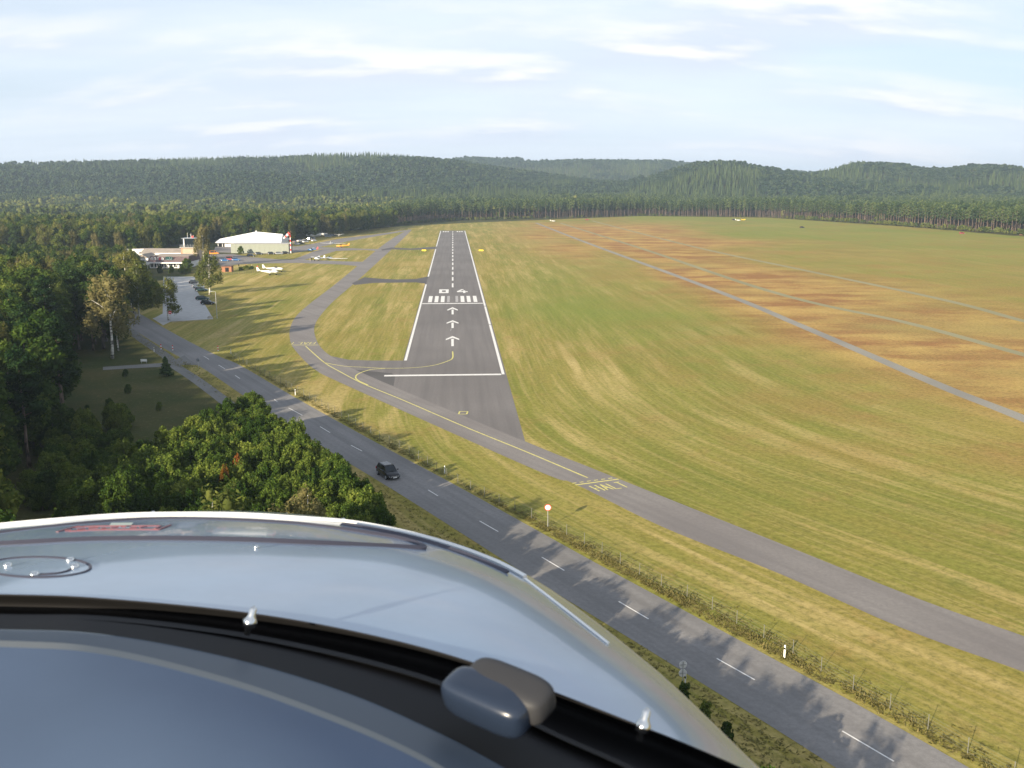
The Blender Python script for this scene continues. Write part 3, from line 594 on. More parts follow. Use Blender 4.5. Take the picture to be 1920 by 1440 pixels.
# roadside trees hidden by the nose, known by the shade they throw on the road
for i, (t_, off, hh) in enumerate([(k*.11-.15, 17.5+(k*7 % 5)*.9, 5.2+(k*3 % 4)*.5) for k in range(14)]+[(-.12, 23, 9.5), (.02, 26, 10), (.13, 24, 10.3), (.2, 31, 11), (.28, 27, 11.5), (.37, 23.5, 9), (.45, 28, 11.8), (.53, 25, 10.5), (.62, 29, 12.2), (.7, 25, 9.6), (.8, 27.5, 12), (.9, 25, 10.4), (1.0, 29, 12.4), (1.1, 26, 10.2), (1.22, 28, 12), (1.35, 26, 11), (.1, 33, 13), (.33, 34, 13), (.58, 36, 14), (.86, 35, 14), (1.15, 35, 14), (.22, 21, 8), (.5, 20.5, 7.5), (.77, 21, 8.2), (1.05, 21.5, 8.5)]):
    hh *= .90 if t_ > .12 else 1.1; c_ = Vector((4, 88, 0)).lerp(Vector((23, 57, 0)), t_)-Vector((.856, .517, 0))*off
    if i < 14:
        c_ = Vector((4, 88, 0)).lerp(Vector((23, 57, 0)), t_+.05)-Vector((.856, .517, 0))*(13.3+.6*(i % 3)); plant('oak_bush', c_.x, c_.y, 4.3+.4*(i % 3), 'dense roadside bush hidden behind the nose, shading the left verge', 'roadside bushes behind the aircraft nose', wide=1.5); continue
    plant('birch', c_.x, c_.y, hh*1.02, 'roadside birch behind the nose of the aircraft, shading the near road', 'roadside birches behind the aircraft nose', wide=1.25)

for k in range(15):
    q = Vector((-62, 98, 0)).lerp(Vector((-24, 50, 0)), k/14)+Vector((-3*(k % 3), -2.5*(k % 3), 0)); plant('oak_tree', q.x, q.y, 12.6+(k % 4)*.6-.2*max(0, k-9), 'tall oak left of the frame and behind the nose, shading the bend of the road', 'tall oaks left of the aircraft nose', wide=.85)
# forest beside the road: nearest trees are individuals, the rest one mass
cand = []
F1 = [(-300, 135), (-63, 135), (-70, 148), (-79, 160), (-88, 170), (-97, 185), (-95, 203), (-86, 212)]+[(road_x(y)-d, y) for y, d in ((215, 11), (240, 10), (262, 10), (300, 10))]+[(-190, 400), (-300, 480)]
for x, y in scatter(F1, 5.4, .36, rng): cand.append((x, y, 'w'))
F1b = [(-140, 80), (-58, 84), (-61, 100), (-62, 118), (-66, 135), (-140, 135)]
for x, y in scatter(F1b, 5.2, .33, rng): cand.append((x, y, 'd'))
F3 = [(p.x, p.y) for p in (G(*q) for q in [(-60, 505), (60, 500), (225, 500), (255, 520), (268, 548), (266, 572), (255, 590), (200, 575), (100, 560), (-60, 560)])]
for x, y in scatter(F3, 5.6, .36, rng): cand.append((x, y, 'b'))
F4 = [(-420, 500), (-230, 500), (-183, 508), (-200, 560), (-205, 628), (-142, 628), (-147, 662), (-127, 722), (-113, 785), (-106, 881), (-170, 900), (-420, 620)]
for x, y in scatter(F4, 7.5, .36, rng): cand.append((x, y, 'c'))
cand = [c for c in cand if abs(c[0]) < .72*c[1]+30]
cand.sort(key=lambda c: (math.hypot(c[0], c[1]) if c[0] > -.56*c[1]-6 else 9999)+(0 if c[2] != 'c' else -180*(c[0] > -.30*c[1])))
LBL = {'w': {'pine': 'dark pine in the shaded wood along the left side of the road', 'oak_tree': 'broad oak in the shaded wood along the left side of the road', 'birch': 'birch among the dark trees of the wood left of the road'},
       'b': {'pine': 'pine in the belt of trees around the terminal building', 'oak_tree': 'oak in the belt of trees around the terminal building', 'birch': 'birch in the belt of trees around the terminal building'},
       'c': {'pine': 'dark pine in the tree line behind the hangar and parked trailers', 'oak_tree': 'rounded green tree in the tree line behind the hangar and parked trailers', 'birch': 'pale green birch in the tree line behind the hangar and parked trailers'}}
far_pts = []
PLU = {'pine': 'pines', 'oak_tree': 'oaks', 'birch': 'birches'}
for k in range(75):
    q = G(random.uniform(70, 300) if k < 14 else random.uniform(60, 235), random.uniform(730, 880) if k < 14 else random.uniform(800, 960)); plant('oak_bush', q.x, q.y, random.uniform(.6, 1.9) if k < 14 else random.uniform(2.4, 4.8), 'low dark bush on the shaded rough ground between the wood and the cycle path', 'low bushes on the shaded clearing', wide=random.uniform(1, 1.5))
for i, (x, y, tp) in enumerate(cand):
    r = random.random(); k = 'pine' if r < (.50, .35, .2, .45)['wbcd'.index(tp)] else 'oak_tree' if r < (.82, .7, .6, 1)['wbcd'.index(tp)] else 'birch'
    z = 0; hh = random.uniform(14, 17) if tp == 'd' else random.uniform(14, 19) if tp == 'w' else random.uniform(8.5, 12) if tp == 'b' else random.uniform(12, 18)
    if tp == 'w' and y > 140: hh *= .97
    if tp == 'w' and y > 290: hh *= .72
    if i < 285: plant(k, x, y, hh, LBL['w' if tp == 'd' else tp][k], {'d': PLU[k]+' of the wood left of the road', 'w': PLU[k]+' of the wood left of the road', 'b': PLU[k]+' around the terminal', 'c': PLU[k]+' behind the hangar'}[tp], wide=random.uniform(.9, 1.15))
    else: far_pts.append((x, y, z, hh, k))

# far forest: many small trees of three kinds spread by geometry nodes
def far_proto(kind, i, hill=False):
    r = random.Random(i*7+hash_(kind)); L_ = []
    if kind == 'pine':
        for k in range(6): a = k*2.4; L_.append((math.cos(a)*1.1, math.sin(a)*1.1, 9.4+k*1.0, 1.6-.12*k, 1.6-.12*k, 1.05))
        n, s, mt = 120, .95, M['leaf_far2']
    elif kind == 'spruce':
        for k in range(7): w = 1.9*(1-k/7.6); L_.append((0, 0, 3+k*1.85, w, w, 1.5))
        n, s, mt = 110, .85, M['leaf_far2']
    else:
        for k in range(7): a = r.uniform(0, 6.28); q = r.uniform(.4, 2.2); L_.append((math.cos(a)*q, math.sin(a)*q, r.uniform(5.5, 12.4), r.uniform(1.7, 2.5), r.uniform(1.7, 2.5), r.uniform(1.5, 2.2)))
        n, s, mt = 150, 1.05, M['leaf_far']
    if hill: mt = M['leaf_hill']
    V, Q, A = crown_arrays(L_, n, s, i+111, core=.8)
    bk = len(V); h = 10 if kind != 'broad' else 7
    tv = [(math.cos(a)*w, math.sin(a)*w, z) for z, w in ((0, .22), (h, .12)) for a in (0, 2.1, 4.2)]
    V = np.vstack([V, tv]); Q = np.vstack([Q, [[bk+k, bk+(k+1) % 3, bk+3+(k+1) % 3, bk+3+k] for k in range(3)]]); A = np.concatenate([A, np.full(6, .5)])
    me = crown_mesh('far_'+kind, (V, Q, A), mt); me.materials.append(M['pinebark'] if kind == 'pine' else M['bark'])
    mi = np.zeros(len(Q), np.int32); mi[-3:] = 1; me.polygons.foreach_set('material_index', mi); return me
FAR = {k: [far_proto(k, i) for i in range(2)] for k in ('pine', 'spruce', 'broad')}
FAR['hill'] = [far_proto('broad', 5, True), far_proto('broad', 6, True), far_proto('broad', 7, True)]
def gn_scatter(name, pts, meshes, kind='stuff'):
    """one object: every vertex carries an instance of one of the meshes"""
    pts = np.array(pts, float)
    me = bpy.data.meshes.new(name+'_points'); me.vertices.add(len(pts)); me.vertices.foreach_set('co', pts[:, :3].astype(np.float32).ravel())
    a = me.attributes.new('scl', 'FLOAT_VECTOR', 'POINT'); a.data.foreach_set('vector', pts[:, 3:6].astype(np.float32).ravel())
    a = me.attributes.new('rot', 'FLOAT_VECTOR', 'POINT'); rr = np.zeros((len(pts), 3), np.float32); rr[:, 2] = rng.uniform(0, 6.28, len(pts)); a.data.foreach_set('vector', rr.ravel())
    a = me.attributes.new('pick', 'INT', 'POINT'); a.data.foreach_set('value', rng.integers(0, len(meshes), len(pts)).astype(np.int32))
    o = link(name, me); tag(o, kind=kind); md = o.modifiers.new('scatter', 'NODES'); ng = bpy.data.node_groups.new(name, 'GeometryNodeTree'); md.node_group = ng
    ng.interface.new_socket('Geometry', in_out='INPUT', socket_type='NodeSocketGeometry'); ng.interface.new_socket('Geometry', in_out='OUTPUT', socket_type='NodeSocketGeometry')
    gi = ng.nodes.new('NodeGroupInput'); go = ng.nodes.new('NodeGroupOutput'); jn = ng.nodes.new('GeometryNodeJoinGeometry')
    for i, ms in enumerate(meshes):
        po = bpy.data.objects.new(name+'_unit', ms)
        oi = ng.nodes.new('GeometryNodeObjectInfo'); oi.inputs['Object'].default_value = po; oi.inputs['As Instance'].default_value = True
        ip = ng.nodes.new('GeometryNodeInstanceOnPoints'); sa = ng.nodes.new('GeometryNodeInputNamedAttribute'); sa.data_type = 'FLOAT_VECTOR'; sa.inputs[0].default_value = 'scl'
        ra = ng.nodes.new('GeometryNodeInputNamedAttribute'); ra.data_type = 'FLOAT_VECTOR'; ra.inputs[0].default_value = 'rot'
        pa = ng.nodes.new('GeometryNodeInputNamedAttribute'); pa.data_type = 'INT'; pa.inputs[0].default_value = 'pick'
        cp = ng.nodes.new('FunctionNodeCompare'); cp.data_type = 'INT'; cp.operation = 'EQUAL'
        ii = [s for s in cp.inputs if s.type == 'INT']; ng.links.new(pa.outputs[0], ii[0]); ii[1].default_value = i
        ng.links.new(gi.outputs[0], ip.inputs['Points']); ng.links.new(oi.outputs['Geometry'], ip.inputs['Instance']); ng.links.new(cp.outputs[0], ip.inputs['Selection'])
        ng.links.new(sa.outputs[0], ip.inputs['Scale']); ng.links.new(ra.outputs[0], ip.inputs['Rotation']); ng.links.new(ip.outputs[0], jn.inputs[0])
    ng.links.new(jn.outputs[0], go.inputs[0]); return o
def hz(x, y): return float(hills(np.array([x]), np.array([y]))[0])
# leftover nearer wood uses the detailed crowns
for k in ('pine', 'oak_tree', 'birch'):
    P_ = [(x, y, z, h/(16 if k == 'pine' else 15), h/(16 if k == 'pine' else 15), h/(16 if k == 'pine' else 15)) for x, y, z, h, kk in far_pts if kk == k]
    if P_: gn_scatter('background_wood', P_, [[c for c in p.children if c.name.startswith('crown')][0].data for p in KIND[k]])
# front row of the far wood: individual pines along the field edge
wood_edge = [G(*q) for q in [(735, 424), (830, 414), (960, 411), (1100, 408), (1200, 404.5), (1320, 406), (1440, 407.5), (1560, 415), (1640, 420), (1700, 425), (1800, 432), (1920, 441), (2000, 447)]]
pine_mb = {}
def far_pine_mesh(i):
    r = random.Random(i+900); L_ = []
    for k in range(9): a = k*2.4+i; z = 10.8+k*1.1; w = 2.0*(1-.06*k)*r.uniform(.4, 1); L_.append((math.cos(a)*w, math.sin(a)*w, z, r.uniform(1.1, 1.6), r.uniform(1.1, 1.6), r.uniform(.8, 1.1)))
    V, Q, A = crown_arrays(L_, 420, .75, i+300, core=.7, aspect=.7)
    bk = len(V); n = 6; tv = []
    for z, w in ((0, .27), (8, .21), (18, .1)):
        for k in range(n): tv.append((math.cos(k*6.283/n)*w, math.sin(k*6.283/n)*w, z))
    V = np.vstack([V, tv]); q = [[bk+j*n+k, bk+j*n+(k+1) % n, bk+(j+1)*n+(k+1) % n, bk+(j+1)*n+k] for j in range(2) for k in range(n)]
    Q = np.vstack([Q, q]); A = np.concatenate([A, np.full(len(tv), .5)]); me = crown_mesh('edge_pine', (V, Q, A), M['leaf_far2']); me.materials.append(M['pinebark'])
    mi = np.zeros(len(Q), np.int32); mi[-len(q):] = 1; me.polygons.foreach_set('material_index', mi); return me
EP = [far_pine_mesh(i) for i in range(4)]
seglen = [0]
for a, b_ in zip(wood_edge[:-1], wood_edge[1:]): seglen.append(seglen[-1]+(b_-a).length)
def edge_at(s):
    for k in range(len(wood_edge)-1):
        if s <= seglen[k+1]: return wood_edge[k].lerp(wood_edge[k+1], (s-seglen[k])/(seglen[k+1]-seglen[k]))
    return wood_edge[-1]
s = 0; npine = 0
while s < seglen[-1] and npine < 270:
    p = edge_at(s); d = Vector((p.x, p.y, 0)).normalized(); back = random.uniform(0, 7); p = p+d*back
    o = link('scots_pine', EP[random.randrange(4)], None, (p.x, p.y, hz(p.x, p.y)-.1)); k = random.uniform(.80, 1.08); o.scale = (k, k, k); o.rotation_euler = (0, 0, random.uniform(0, 6.28))
    tag(o, 'tall pine with bare trunk in the front row along the far edge of the airfield', 'tree', 'front row pines at the far field edge'); npine += 1
    s += random.uniform(2.2, 6.0)*(1 if p.x > 60 else 1.2)
# the mass behind
pl = {'pine': [], 'spruce': [], 'broad': [], 'hill': []}
def far_region(r0, r1, step, n_ang=None):
    out = []
    r = r0
    while r < r1:
        dth = step/r; th = np.arange(-.60, .60, dth)+rng.uniform(0, dth); rr = r+rng.uniform(-.45, .45, len(th))*step; tt = th+rng.uniform(-.4, .4, len(th))*dth
        out.append(np.stack([rr*np.sin(tt), rr*np.cos(tt)], 1)); r += step*.9
    return np.concatenate(out)
Pf = np.concatenate([far_region(520, 1300, 5.6), far_region(1300, 1900, 7.0), far_region(1900, 2500, 9.0), far_region(2500, 3400, 11.5)])
edge_poly = np.array([(-420, 620), (-170, 900), (-106, 884)]+[(p.x+6*p.x/p.length, p.y+6*p.y/p.length) for p in wood_edge]+[(700, 700), (3500, 3500), (-3500, 3500), (-3500, 1500), (-700, 520), (-420, 500)])
k = inside(Pf[:, 0], Pf[:, 1], edge_poly); Pf = Pf[k]; zf = hills(Pf[:, 0], Pf[:, 1]); rf = np.hypot(Pf[:, 0], Pf[:, 1])
uf = 960+1800*Pf[:, 0]/Pf[:, 1]
nn = noise2(Pf[:, 0], Pf[:, 1], .006, 21); n3 = noise2(Pf[:, 0], Pf[:, 1], .03, 22)
# heath clearings on the left plain
clear = (rf > 1100) & (rf < 1420) & (uf > 60) & (uf < 640) & (np.abs(nn+.1) < .24)
clear |= (((uf-608)/50)**2+((rf-1290)/70)**2 < 1)
kindf = np.where(zf > 8, np.where(nn+.4*n3 > .25, 1, 3), np.where(uf < 780, np.where(nn*.5+n3 > .1, 2, 0), np.where(n3 > .75, 2, 0)))
sc = rng.uniform(.62, 1.2, len(Pf))*(1+.16*noise2(Pf[:, 0], Pf[:, 1], .018, 77))*np.where(zf > 10, 1.12, 1)
sc = np.where((uf > 740) & (zf < 5), sc*1.12, sc)*np.where((uf < 700) & (zf < 5) & (rf > 700), .72+.35*(n3 > .5), 1)
for i in np.where(~clear)[0]: pl[('pine', 'spruce', 'broad', 'hill')[kindf[i]]].append((Pf[i, 0], Pf[i, 1], zf[i]-.2, sc[i], sc[i], sc[i]))
print('far trees', {k: len(v) for k, v in pl.items()})
gn_scatter('far_pine_forest', pl['pine'], FAR['pine']); gn_scatter('far_spruce_forest', pl['spruce'], FAR['spruce']); gn_scatter('far_broadleaf_forest', pl['broad'], FAR['broad']); gn_scatter('hill_forest', pl['hill'], FAR['hill'])
# undergrowth at the foot of the far pines, and shrubs
ug = []
for k in range(900):
    s = random.uniform(0, seglen[-1]); p = edge_at(s); u = 960+1800*p.x/p.y; keep = u > 1480 or 1190 < u < 1240 or u < 1000
    if not keep and random.random() > .12: continue
    q = random.uniform(.14, .34)*(1.2 if u > 1480 else .9); d = Vector((p.x, p.y, 0)).normalized(); p = p-d*random.uniform(-3, 4); ug.append((p.x, p.y, -.6, q*1.5, q*1.5, q))
gn_scatter('field_edge_undergrowth', ug, FAR['broad'])

# ---------------------------------------------------------------- the aircraft we look out of
def cr(vals, t):
    n = len(vals)-1; i = min(max(int(math.floor(t)), 0), n-1); f = t-i
    p0, p1, p2, p3 = vals[max(i-1, 0)], vals[i], vals[i+1], vals[min(i+2, n)]
    return [.5*((2*b)+(c-a)*f+(2*a-5*b+4*c-d)*f*f+(3*b-a-3*c+d)*f**3) for a, b, c, d in zip(p0, p1, p2, p3)]
NEAR = [(-500, 1108, 1.18), (0, 1115, 1.17), (200, 1123, 1.16), (470, 1150, 1.13), (700, 1192, 1.10), (900, 1247, 1.05), (1160, 1345, .98), (1390, 1440, .91), (1700, 1590, .82)]
TOP = [(-500, 1060, 1.95), (0, 983, 2.06), (285, 961, 2.12), (520, 961, 2.12), (770, 995, 1.98), (985, 1076, 1.72), (1215, 1243, 1.32), (1425, 1440, 1.0), (1705, 1700, .86)]
def cowl(t, s):
    """point on the upper cowling; t runs left to right, s from the windscreen base (0) over the crest (1) and down beyond (up to 2)"""
    a = cr(NEAR, t); b = cr(TOP, t); A = P(*a); B = P(*b); C = P(b[0], b[1], a[2]+.60*(b[2]-a[2]))
    if s <= 1: return A*(1-s)**2+C*(2*s*(1-s))+B*s*s
    d = (B-C).normalized(); k = s-1; return B+d*(.22*math.sin(k*1.4))+Vector((0, 0, -1))*(.30*(1-math.cos(k*1.5)))+d*0
def proj(p):
    q = p-Vector((0, 0, H)); c, s = math.cos(PITCH), math.sin(PITCH); dep = q.y*c-q.z*s; up = q.y*s+q.z*c
    return 960+F*q.x/dep, 720-F*up/dep
def on_cowl(u, v, lift=0.0):
    best = None
    for i in range(0, 81):
        for j in range(0, 21):
            t, s = i/10, j/20; x, y = proj(cowl(t, s)); e = (x-u)**2+(y-v)**2
            if best is None or e < best[0]: best = (e, t, s)
    _, t, s = best
    for _ in range(6):
        x, y = proj(cowl(t, s)); h = 1e-3; x1, y1 = proj(cowl(t+h, s)); x2, y2 = proj(cowl(t, s-h))
        a, b, c, d = (x1-x)/h, -(x2-x)/h, (y1-y)/h, -(y2-y)/h; det = a*d-b*c
        if abs(det) < 1e-6: break
        t += max(-.1, min(.1, (d*(u-x)-b*(v-y))/det)); s += max(-.05, min(.05, (-c*(u-x)+a*(v-y))/det)); s = min(s, 1); t = min(max(t, 0.001), 7.999)
    n = cowl_n(t, s); return cowl(t, s)+n*lift
def cowl_n(t, s):
    h = .004; n = (cowl(min(t+h, 8), s)-cowl(t-h, s)).cross(cowl(t, s+h)-cowl(t, s-h)).normalized(); return n if n.z > 0 else -n
paintm = mat('cowl_paint', (.215, .295, .395), .25, .5, coat=.6, var=.10, scale=6); M['cowl'] = paintm
M['seam'] = mat('seam_rubber', (.05, .05, .07), .6, .3); M['lip'] = mat('bright_lip', (.86, .86, .82), .25, .6, metal=.2); M['hatch'] = mat('hatch_paint', (.36,.4,.44), .3, .5, coat=.5, var=.03, scale=5)
M['dash'] = mat('glareshield', (.072, .108, .172), .6, .4, var=.12, scale=3); M['channel'] = mat('channel_plastic', (.058, .080, .108), .5, .4); M['dashrim'] = mat('glareshield_rim', (.25, .26, .25), .8, .2); M['pod'] = mat('pod_shell', (.014, .022, .040), .3, .5, coat=.2); M['pod2'] = mat('pod_back', (.032, .033, .036), .6, .3)
plane = empty('light_aircraft', (0, 0, H-.9), 0, 'pale blue nose and dark glareshield of the light aircraft filling the foreground', 'aircraft')
PO = Vector((0, 0, H-.9))
def loc_(pts): return [p-PO for p in pts]
nt, ns = 128, 44; vs = [cowl(8*i/nt, 2*j/ns) for i in range(nt+1) for j in range(ns+1)]
mb = MB(); mb.add(loc_(vs), [(i*(ns+1)+j, (i+1)*(ns+1)+j, (i+1)*(ns+1)+j+1, i*(ns+1)+j+1) for i in range(nt) for j in range(ns)])
cow = mb.build('cowling', paintm, plane, smooth=True)
def ribbon(pts, w, name, mt, parent, lift=.002, closed=False, th=.0015, n=6, world=False):
    """flat strip on the cowling, w metres wide"""
    P3 = pts if world else [on_cowl(u, v, 0) for u, v in pts]; P3 = smooth_line(P3, n); vs = []
    for i, p in enumerate(P3):
        d = (P3[min(i+1, len(P3)-1)]-P3[max(i-1, 0)]).normalized(); nr = Vector((0, -.25, 1)).normalized(); sd = d.cross(nr).normalized(); nr = sd.cross(d)
        ww = w[min(len(w)-1, int(i/(len(P3)-1)*(len(w)-1)+.5))] if isinstance(w, list) else w
        for a, b in ((-1, -1), (-1, 1), (1, 1), (1, -1)): vs.append(p+sd*(a*ww/2)+nr*(lift+b*th))
    mb = MB(); mb.loft([loc_(vs[4*i:4*i+4]) for i in range(len(P3))]); return mb.build(name, mt, parent)
# hatch with its dark rubber seal
seal = [(-200, 1030), (0, 1021), (200, 1012), (420, 1013), (600, 1020), (775, 1028), (793, 1027)]
ribbon(seal, .011, 'hatch_seal', M['seam'], cow)
ribbon([(796, 1027), (780, 1019), (740, 1008), (690, 1000), (640, 992)], .008, 'hatch_seal', M['seam'], cow)
ribbon([(640, 992), (560, 982), (440, 975), (290, 973), (150, 982), (0, 999)], .006, 'hatch_seal', M['seam'], cow, lift=.001)
ribbon([(-60, 994), (0, 987), (100, 978), (200, 970), (290, 966.5), (440, 967), (560, 974), (660, 982), (760, 1001), (850, 1026), (930, 1056), (985, 1085)], .0075, 'bright_edge', M['lip'], cow, lift=.003, th=.003)
ribbon([(640, 984), (720, 998), (800, 1017), (880, 1044), (950, 1075)], .012, 'edge_joint', M['seam'], cow, lift=.001)  # dark joint line just below the bright lip
ribbon([(985, 1087), (1060, 1145), (1140, 1208)], .004, 'bright_edge', M['lip'], cow, lift=.001)
# decal: red slanted outline with unreadable strokes
strokes = [[(107, 998), (135, 990), (150, 988)], [(122, 996), (133, 995)], [(145, 994), (160, 992)], [(166, 991.5), (184, 990)], [(190, 992), (199, 991)], [(208, 990.5), (222, 989)], [(228, 988), (236, 988)], [(243, 991), (256, 990)], [(262, 990), (275, 988)], [(290, 992), (302, 987)], [(298, 993.5), (320, 985)], [(135, 990), (180, 987), (300, 986.5)], [(130, 996.5), (200, 993.5), (298, 993.5)]]
M['decal'] = mat('red_decal', (.22, .09, .10), .5, .3); M['decalg'] = mat('grey_decal', (.22, .27, .27), .5, .3)
for k, st in enumerate(strokes): ribbon(st, .0045 if k < 11 else .0018, 'decal_stroke', M['decal'], cow, lift=.001, th=.0004, n=3)
ribbon([(206, 986), (247, 985.5)], .014, 'decal_stroke', M['decalg'], cow, lift=.0015, th=.0004, n=2)
# round filler panel with fasteners
ell = [(70+100*math.cos(a), 1064+19*math.sin(a)) for a in np.linspace(-2.6, 2.4, 26)]
ribbon(ell, .0035, 'round_panel_joint', M['seam'], cow, lift=.0008, th=.0005, n=2)
ribbon([(70+62*math.cos(a), 1066+12*math.sin(a)) for a in np.linspace(.1, 1.5, 10)], .004, 'round_panel_joint', M['seam'], cow, lift=.0008, th=.0005, n=2)
for u, v in ((14, 1062), (64, 1079), (140, 1064), (131, 1052), (480, 1028.5), (287, 962.5), (643, 976)):
    p = on_cowl(u, v, .003)-PO; mb = MB(); rr = .006 if u < 200 else .004
    mb.loft([[p+Vector((math.cos(a)*rr*k, math.sin(a)*rr*k, z)) for a in np.linspace(0, 6.283, 9)[:-1]] for z, k in ((-.006, 1), (.0004, 1), (.0018, .6))]); mb.build('fastener', M['chrome'], cow, smooth=True)
# windscreen base: black sealing channel, then the glareshield with its raised rim
BAND = [[(u, v-1, d-.012) for u, v, d in NEAR], [(u, v+3, d-.02) for u, v, d in NEAR],
        [(-500, 1150, 1.10), (0, 1160, 1.09), (200, 1164, 1.08), (450, 1194, 1.05), (690, 1245, 1.0), (880, 1305, .95), (1050, 1385, .88), (1230, 1470, .80), (1500, 1640, .7)]]
def loft_px(rows, name, mt, n=10, sub=1, drop=None):
    mb = MB(); m_ = (len(rows[0])-1)*n; vs = []
    for r_ in rows:
        for k in range(m_+1): vs.append(P(*cr(r_, k/n))-PO)
    w = m_+1; mb.add(vs, [(j*w+i, j*w+i+1, (j+1)*w+i+1, (j+1)*w+i) for j in range(len(rows)-1) for i in range(m_)])
    o = mb.build(name, mt, plane, smooth=True)
    if sub: md = o.modifiers.new('s', 'SUBSURF'); md.levels = md.render_levels = 2
    return o
low = [(u, v+4, d+.10) for u, v, d in BAND[2]]
loft_px([BAND[0], BAND[1], [(u, v+14, d+.06) for u, v, d in NEAR], low, BAND[2]], 'windscreen_seal', M['black'])
R1 = [(u, v-9, d+.035) for u, v, d in BAND[2]]
R2 = [(-500, 1178, 1.02), (0, 1182, 1.01), (200, 1192, 1.0), (430, 1235, .97), (640, 1297, .92), (810, 1370, .86), (960, 1450, .80), (1130, 1550, .73), (1400, 1720, .64)]
R3 = [(-500, 1190, .955), (0, 1201, .945), (200, 1216, .935), (430, 1272, .90), (630, 1343, .85), (790, 1415, .80), (910, 1490, .75), (1070, 1590, .69), (1330, 1760, .61)]
R4 = [(u, v+12, d-.025) for u, v, d in R3]
R5 = [(u, v+20, d-.035) for u, v, d in R3]
R6 = [(-500, 1330, .80), (0, 1340, .79), (200, 1350, .78), (420, 1400, .74), (600, 1460, .70), (740, 1530, .66), (860, 1600, .62), (1010, 1700, .58), (1250, 1860, .52)]
R7 = [(u, v+330, d-.18) for u, v, d in R6]
Rm = [(u, v-2, d) for u, v, d in R2]
loft_px([R1, Rm], 'channel_shade', M['black'], sub=0); loft_px([Rm, R2, R3], 'glareshield_channel', M['channel']); loft_px([R3, R4], 'glareshield_rim', M['dashrim'], sub=0)  # black strip paints the channel's shade beside the seal
loft_px([R4, R5, R6, R7], 'glareshield', M['dash'])
# studs in the channel
for u, v, d in ((467, 1166, 1.02), (1203, 1364, .90)):
    base = P(u-4, v+24, d)-PO; ax = (P(u+9, v-28, d)-P(u-4, v+24, d)).normalized(); e1 = ax.cross(Vector((0, 1, 0))).normalized(); e2 = ax.cross(e1)
    mb = MB(); mb.loft([[base+ax*z+(e1*math.cos(a)+e2*math.sin(a))*r_ for a in np.linspace(0, 6.283, 13)[:-1]] for z, r_ in ((0, .0035), (.008, .0035), (.009, .007), (.015, .0075), (.018, .0055), (.021, .004), (.028, .0038), (.031, .0015))]); mb.build('stud', M['chrome'], plane, smooth=True)
# rounded pod (compass housing) standing on the channel
e0 = P(915, 1315, .86); ex = (P(1000, 1352, .83)-P(830, 1278, .89)).normalized(); ez = (Vector((0, -.35, 1))-ex*ex.dot(Vector((0, -.35, 1)))).normalized(); ey = ez.cross(ex)
def superbox(c, hx, hy, hz_, ex, ey, ez, e=.45, n=28, m_=16):
    f = lambda w, p: math.copysign(abs(w)**p, w); rings = []
    for j in range(1, m_):
        ph = -math.pi/2+math.pi*j/m_; rings.append([c+ex*(hx*f(math.cos(ph), e)*f(math.cos(th), e))+ey*(hy*f(math.cos(ph), e)*f(math.sin(th), e))+ez*(hz_*f(math.sin(ph), e)) for th in np.linspace(0, 2*math.pi, n+1)[:-1]])
    return rings
pod = MB().loft(superbox(e0-PO, .046, .020, .0185, ex, ey, ez, .5)).build('compass_housing', M['pod'], plane, smooth=True)
MB().loft(superbox(e0-PO+ey*.018+ex*.010+ez*.002, .045, .020, .0165, ex, ey, ez, .5)).build('housing_back', M['pod2'], pod, smooth=True)

# ---------------------------------------------------------------- buildings
def px_h(g, v): # height above ground of image row v over ground point g
    r = ray(0, v); return H + (r.z/r.y)*g.y
def px_x(g, u, v=480):
    r = ray(u, v); return r.x/r.y*g.y
def bld(name, g, label, cat='building', rz=0): return empty(name, (g.x, g.y, 0), rz, label, cat)
# terminal: low block with brown mansard, white wing on the left
g = G(313, 503); T = bld('terminal_building', g, 'low white terminal building with brown sloping roof front and flat grey roof')
X0, X1 = px_x(g, 277)-g.x, px_x(g, 350)-g.x; zf = px_h(g, 491.5); zt = px_h(g, 476.5)-1.1
mb = MB(); mb.box(((X0+X1)/2, 9, zf/2), (X1-X0-.6, 17, zf)); mb.build('wall', M['wallw'], T)
mb = MB(); mb.add([(X0-.3, -.8, zf), (X1+.3, -.8, zf), (X1+.3, 2.4, zt), (X0+.2, 2.4, zt), (X0-.3, 18, zf), (X0+.2, 16, zt), (X1+.3, 18, zf), (X1+.3, 16, zt)], [(0, 1, 2, 3), (4, 0, 3, 5), (1, 6, 7, 2), (6, 4, 5, 7), (0, 4, 6, 1)]); mb.build('mansard_roof', M['roofb'], T)
mb = MB(); mb.box(((X0+X1)/2+.2, 9.2, zt+.06), (X1-X0-.4, 13.4, .22)); mb.build('flat_roof', M['rooff'], T)
mb = MB(); mb.box(((X0+X1)/2, -1.2, zf-.25), (X1-X0+.9, 1.1, .45)); mb.build('fascia', M['wallw'], T)
for k in range(3):
    x = X0+1.6+k*1.35; mb = MB(); mb.box((x, .55, zf+1.35), (.85, .2, 1.35)); fr = mb.build('window_frame', M['wallw'], T)
    mb = MB(); mb.box((x, .44, zf+1.35), (.35, .06, .9)); mb.build('pane', M['glass'], fr)
mb = MB(); mb.disc((X0+6.3, .35, zf+1.4), .62, 20, 'y', .12); sgn_ = mb.build('round_sign', M['wallw'], T)
mb = MB(); mb.disc((X0+5.2, .40, zf+1.4), .55, 20, 'y', .12); mb.build('red_sign', M['red'], T)
mb = MB(); mb.box((X0+9.3, .35, zf+1.5), (3.2, .14, 1.9)); bs = mb.build('dark_sign', M['greencar'], T)
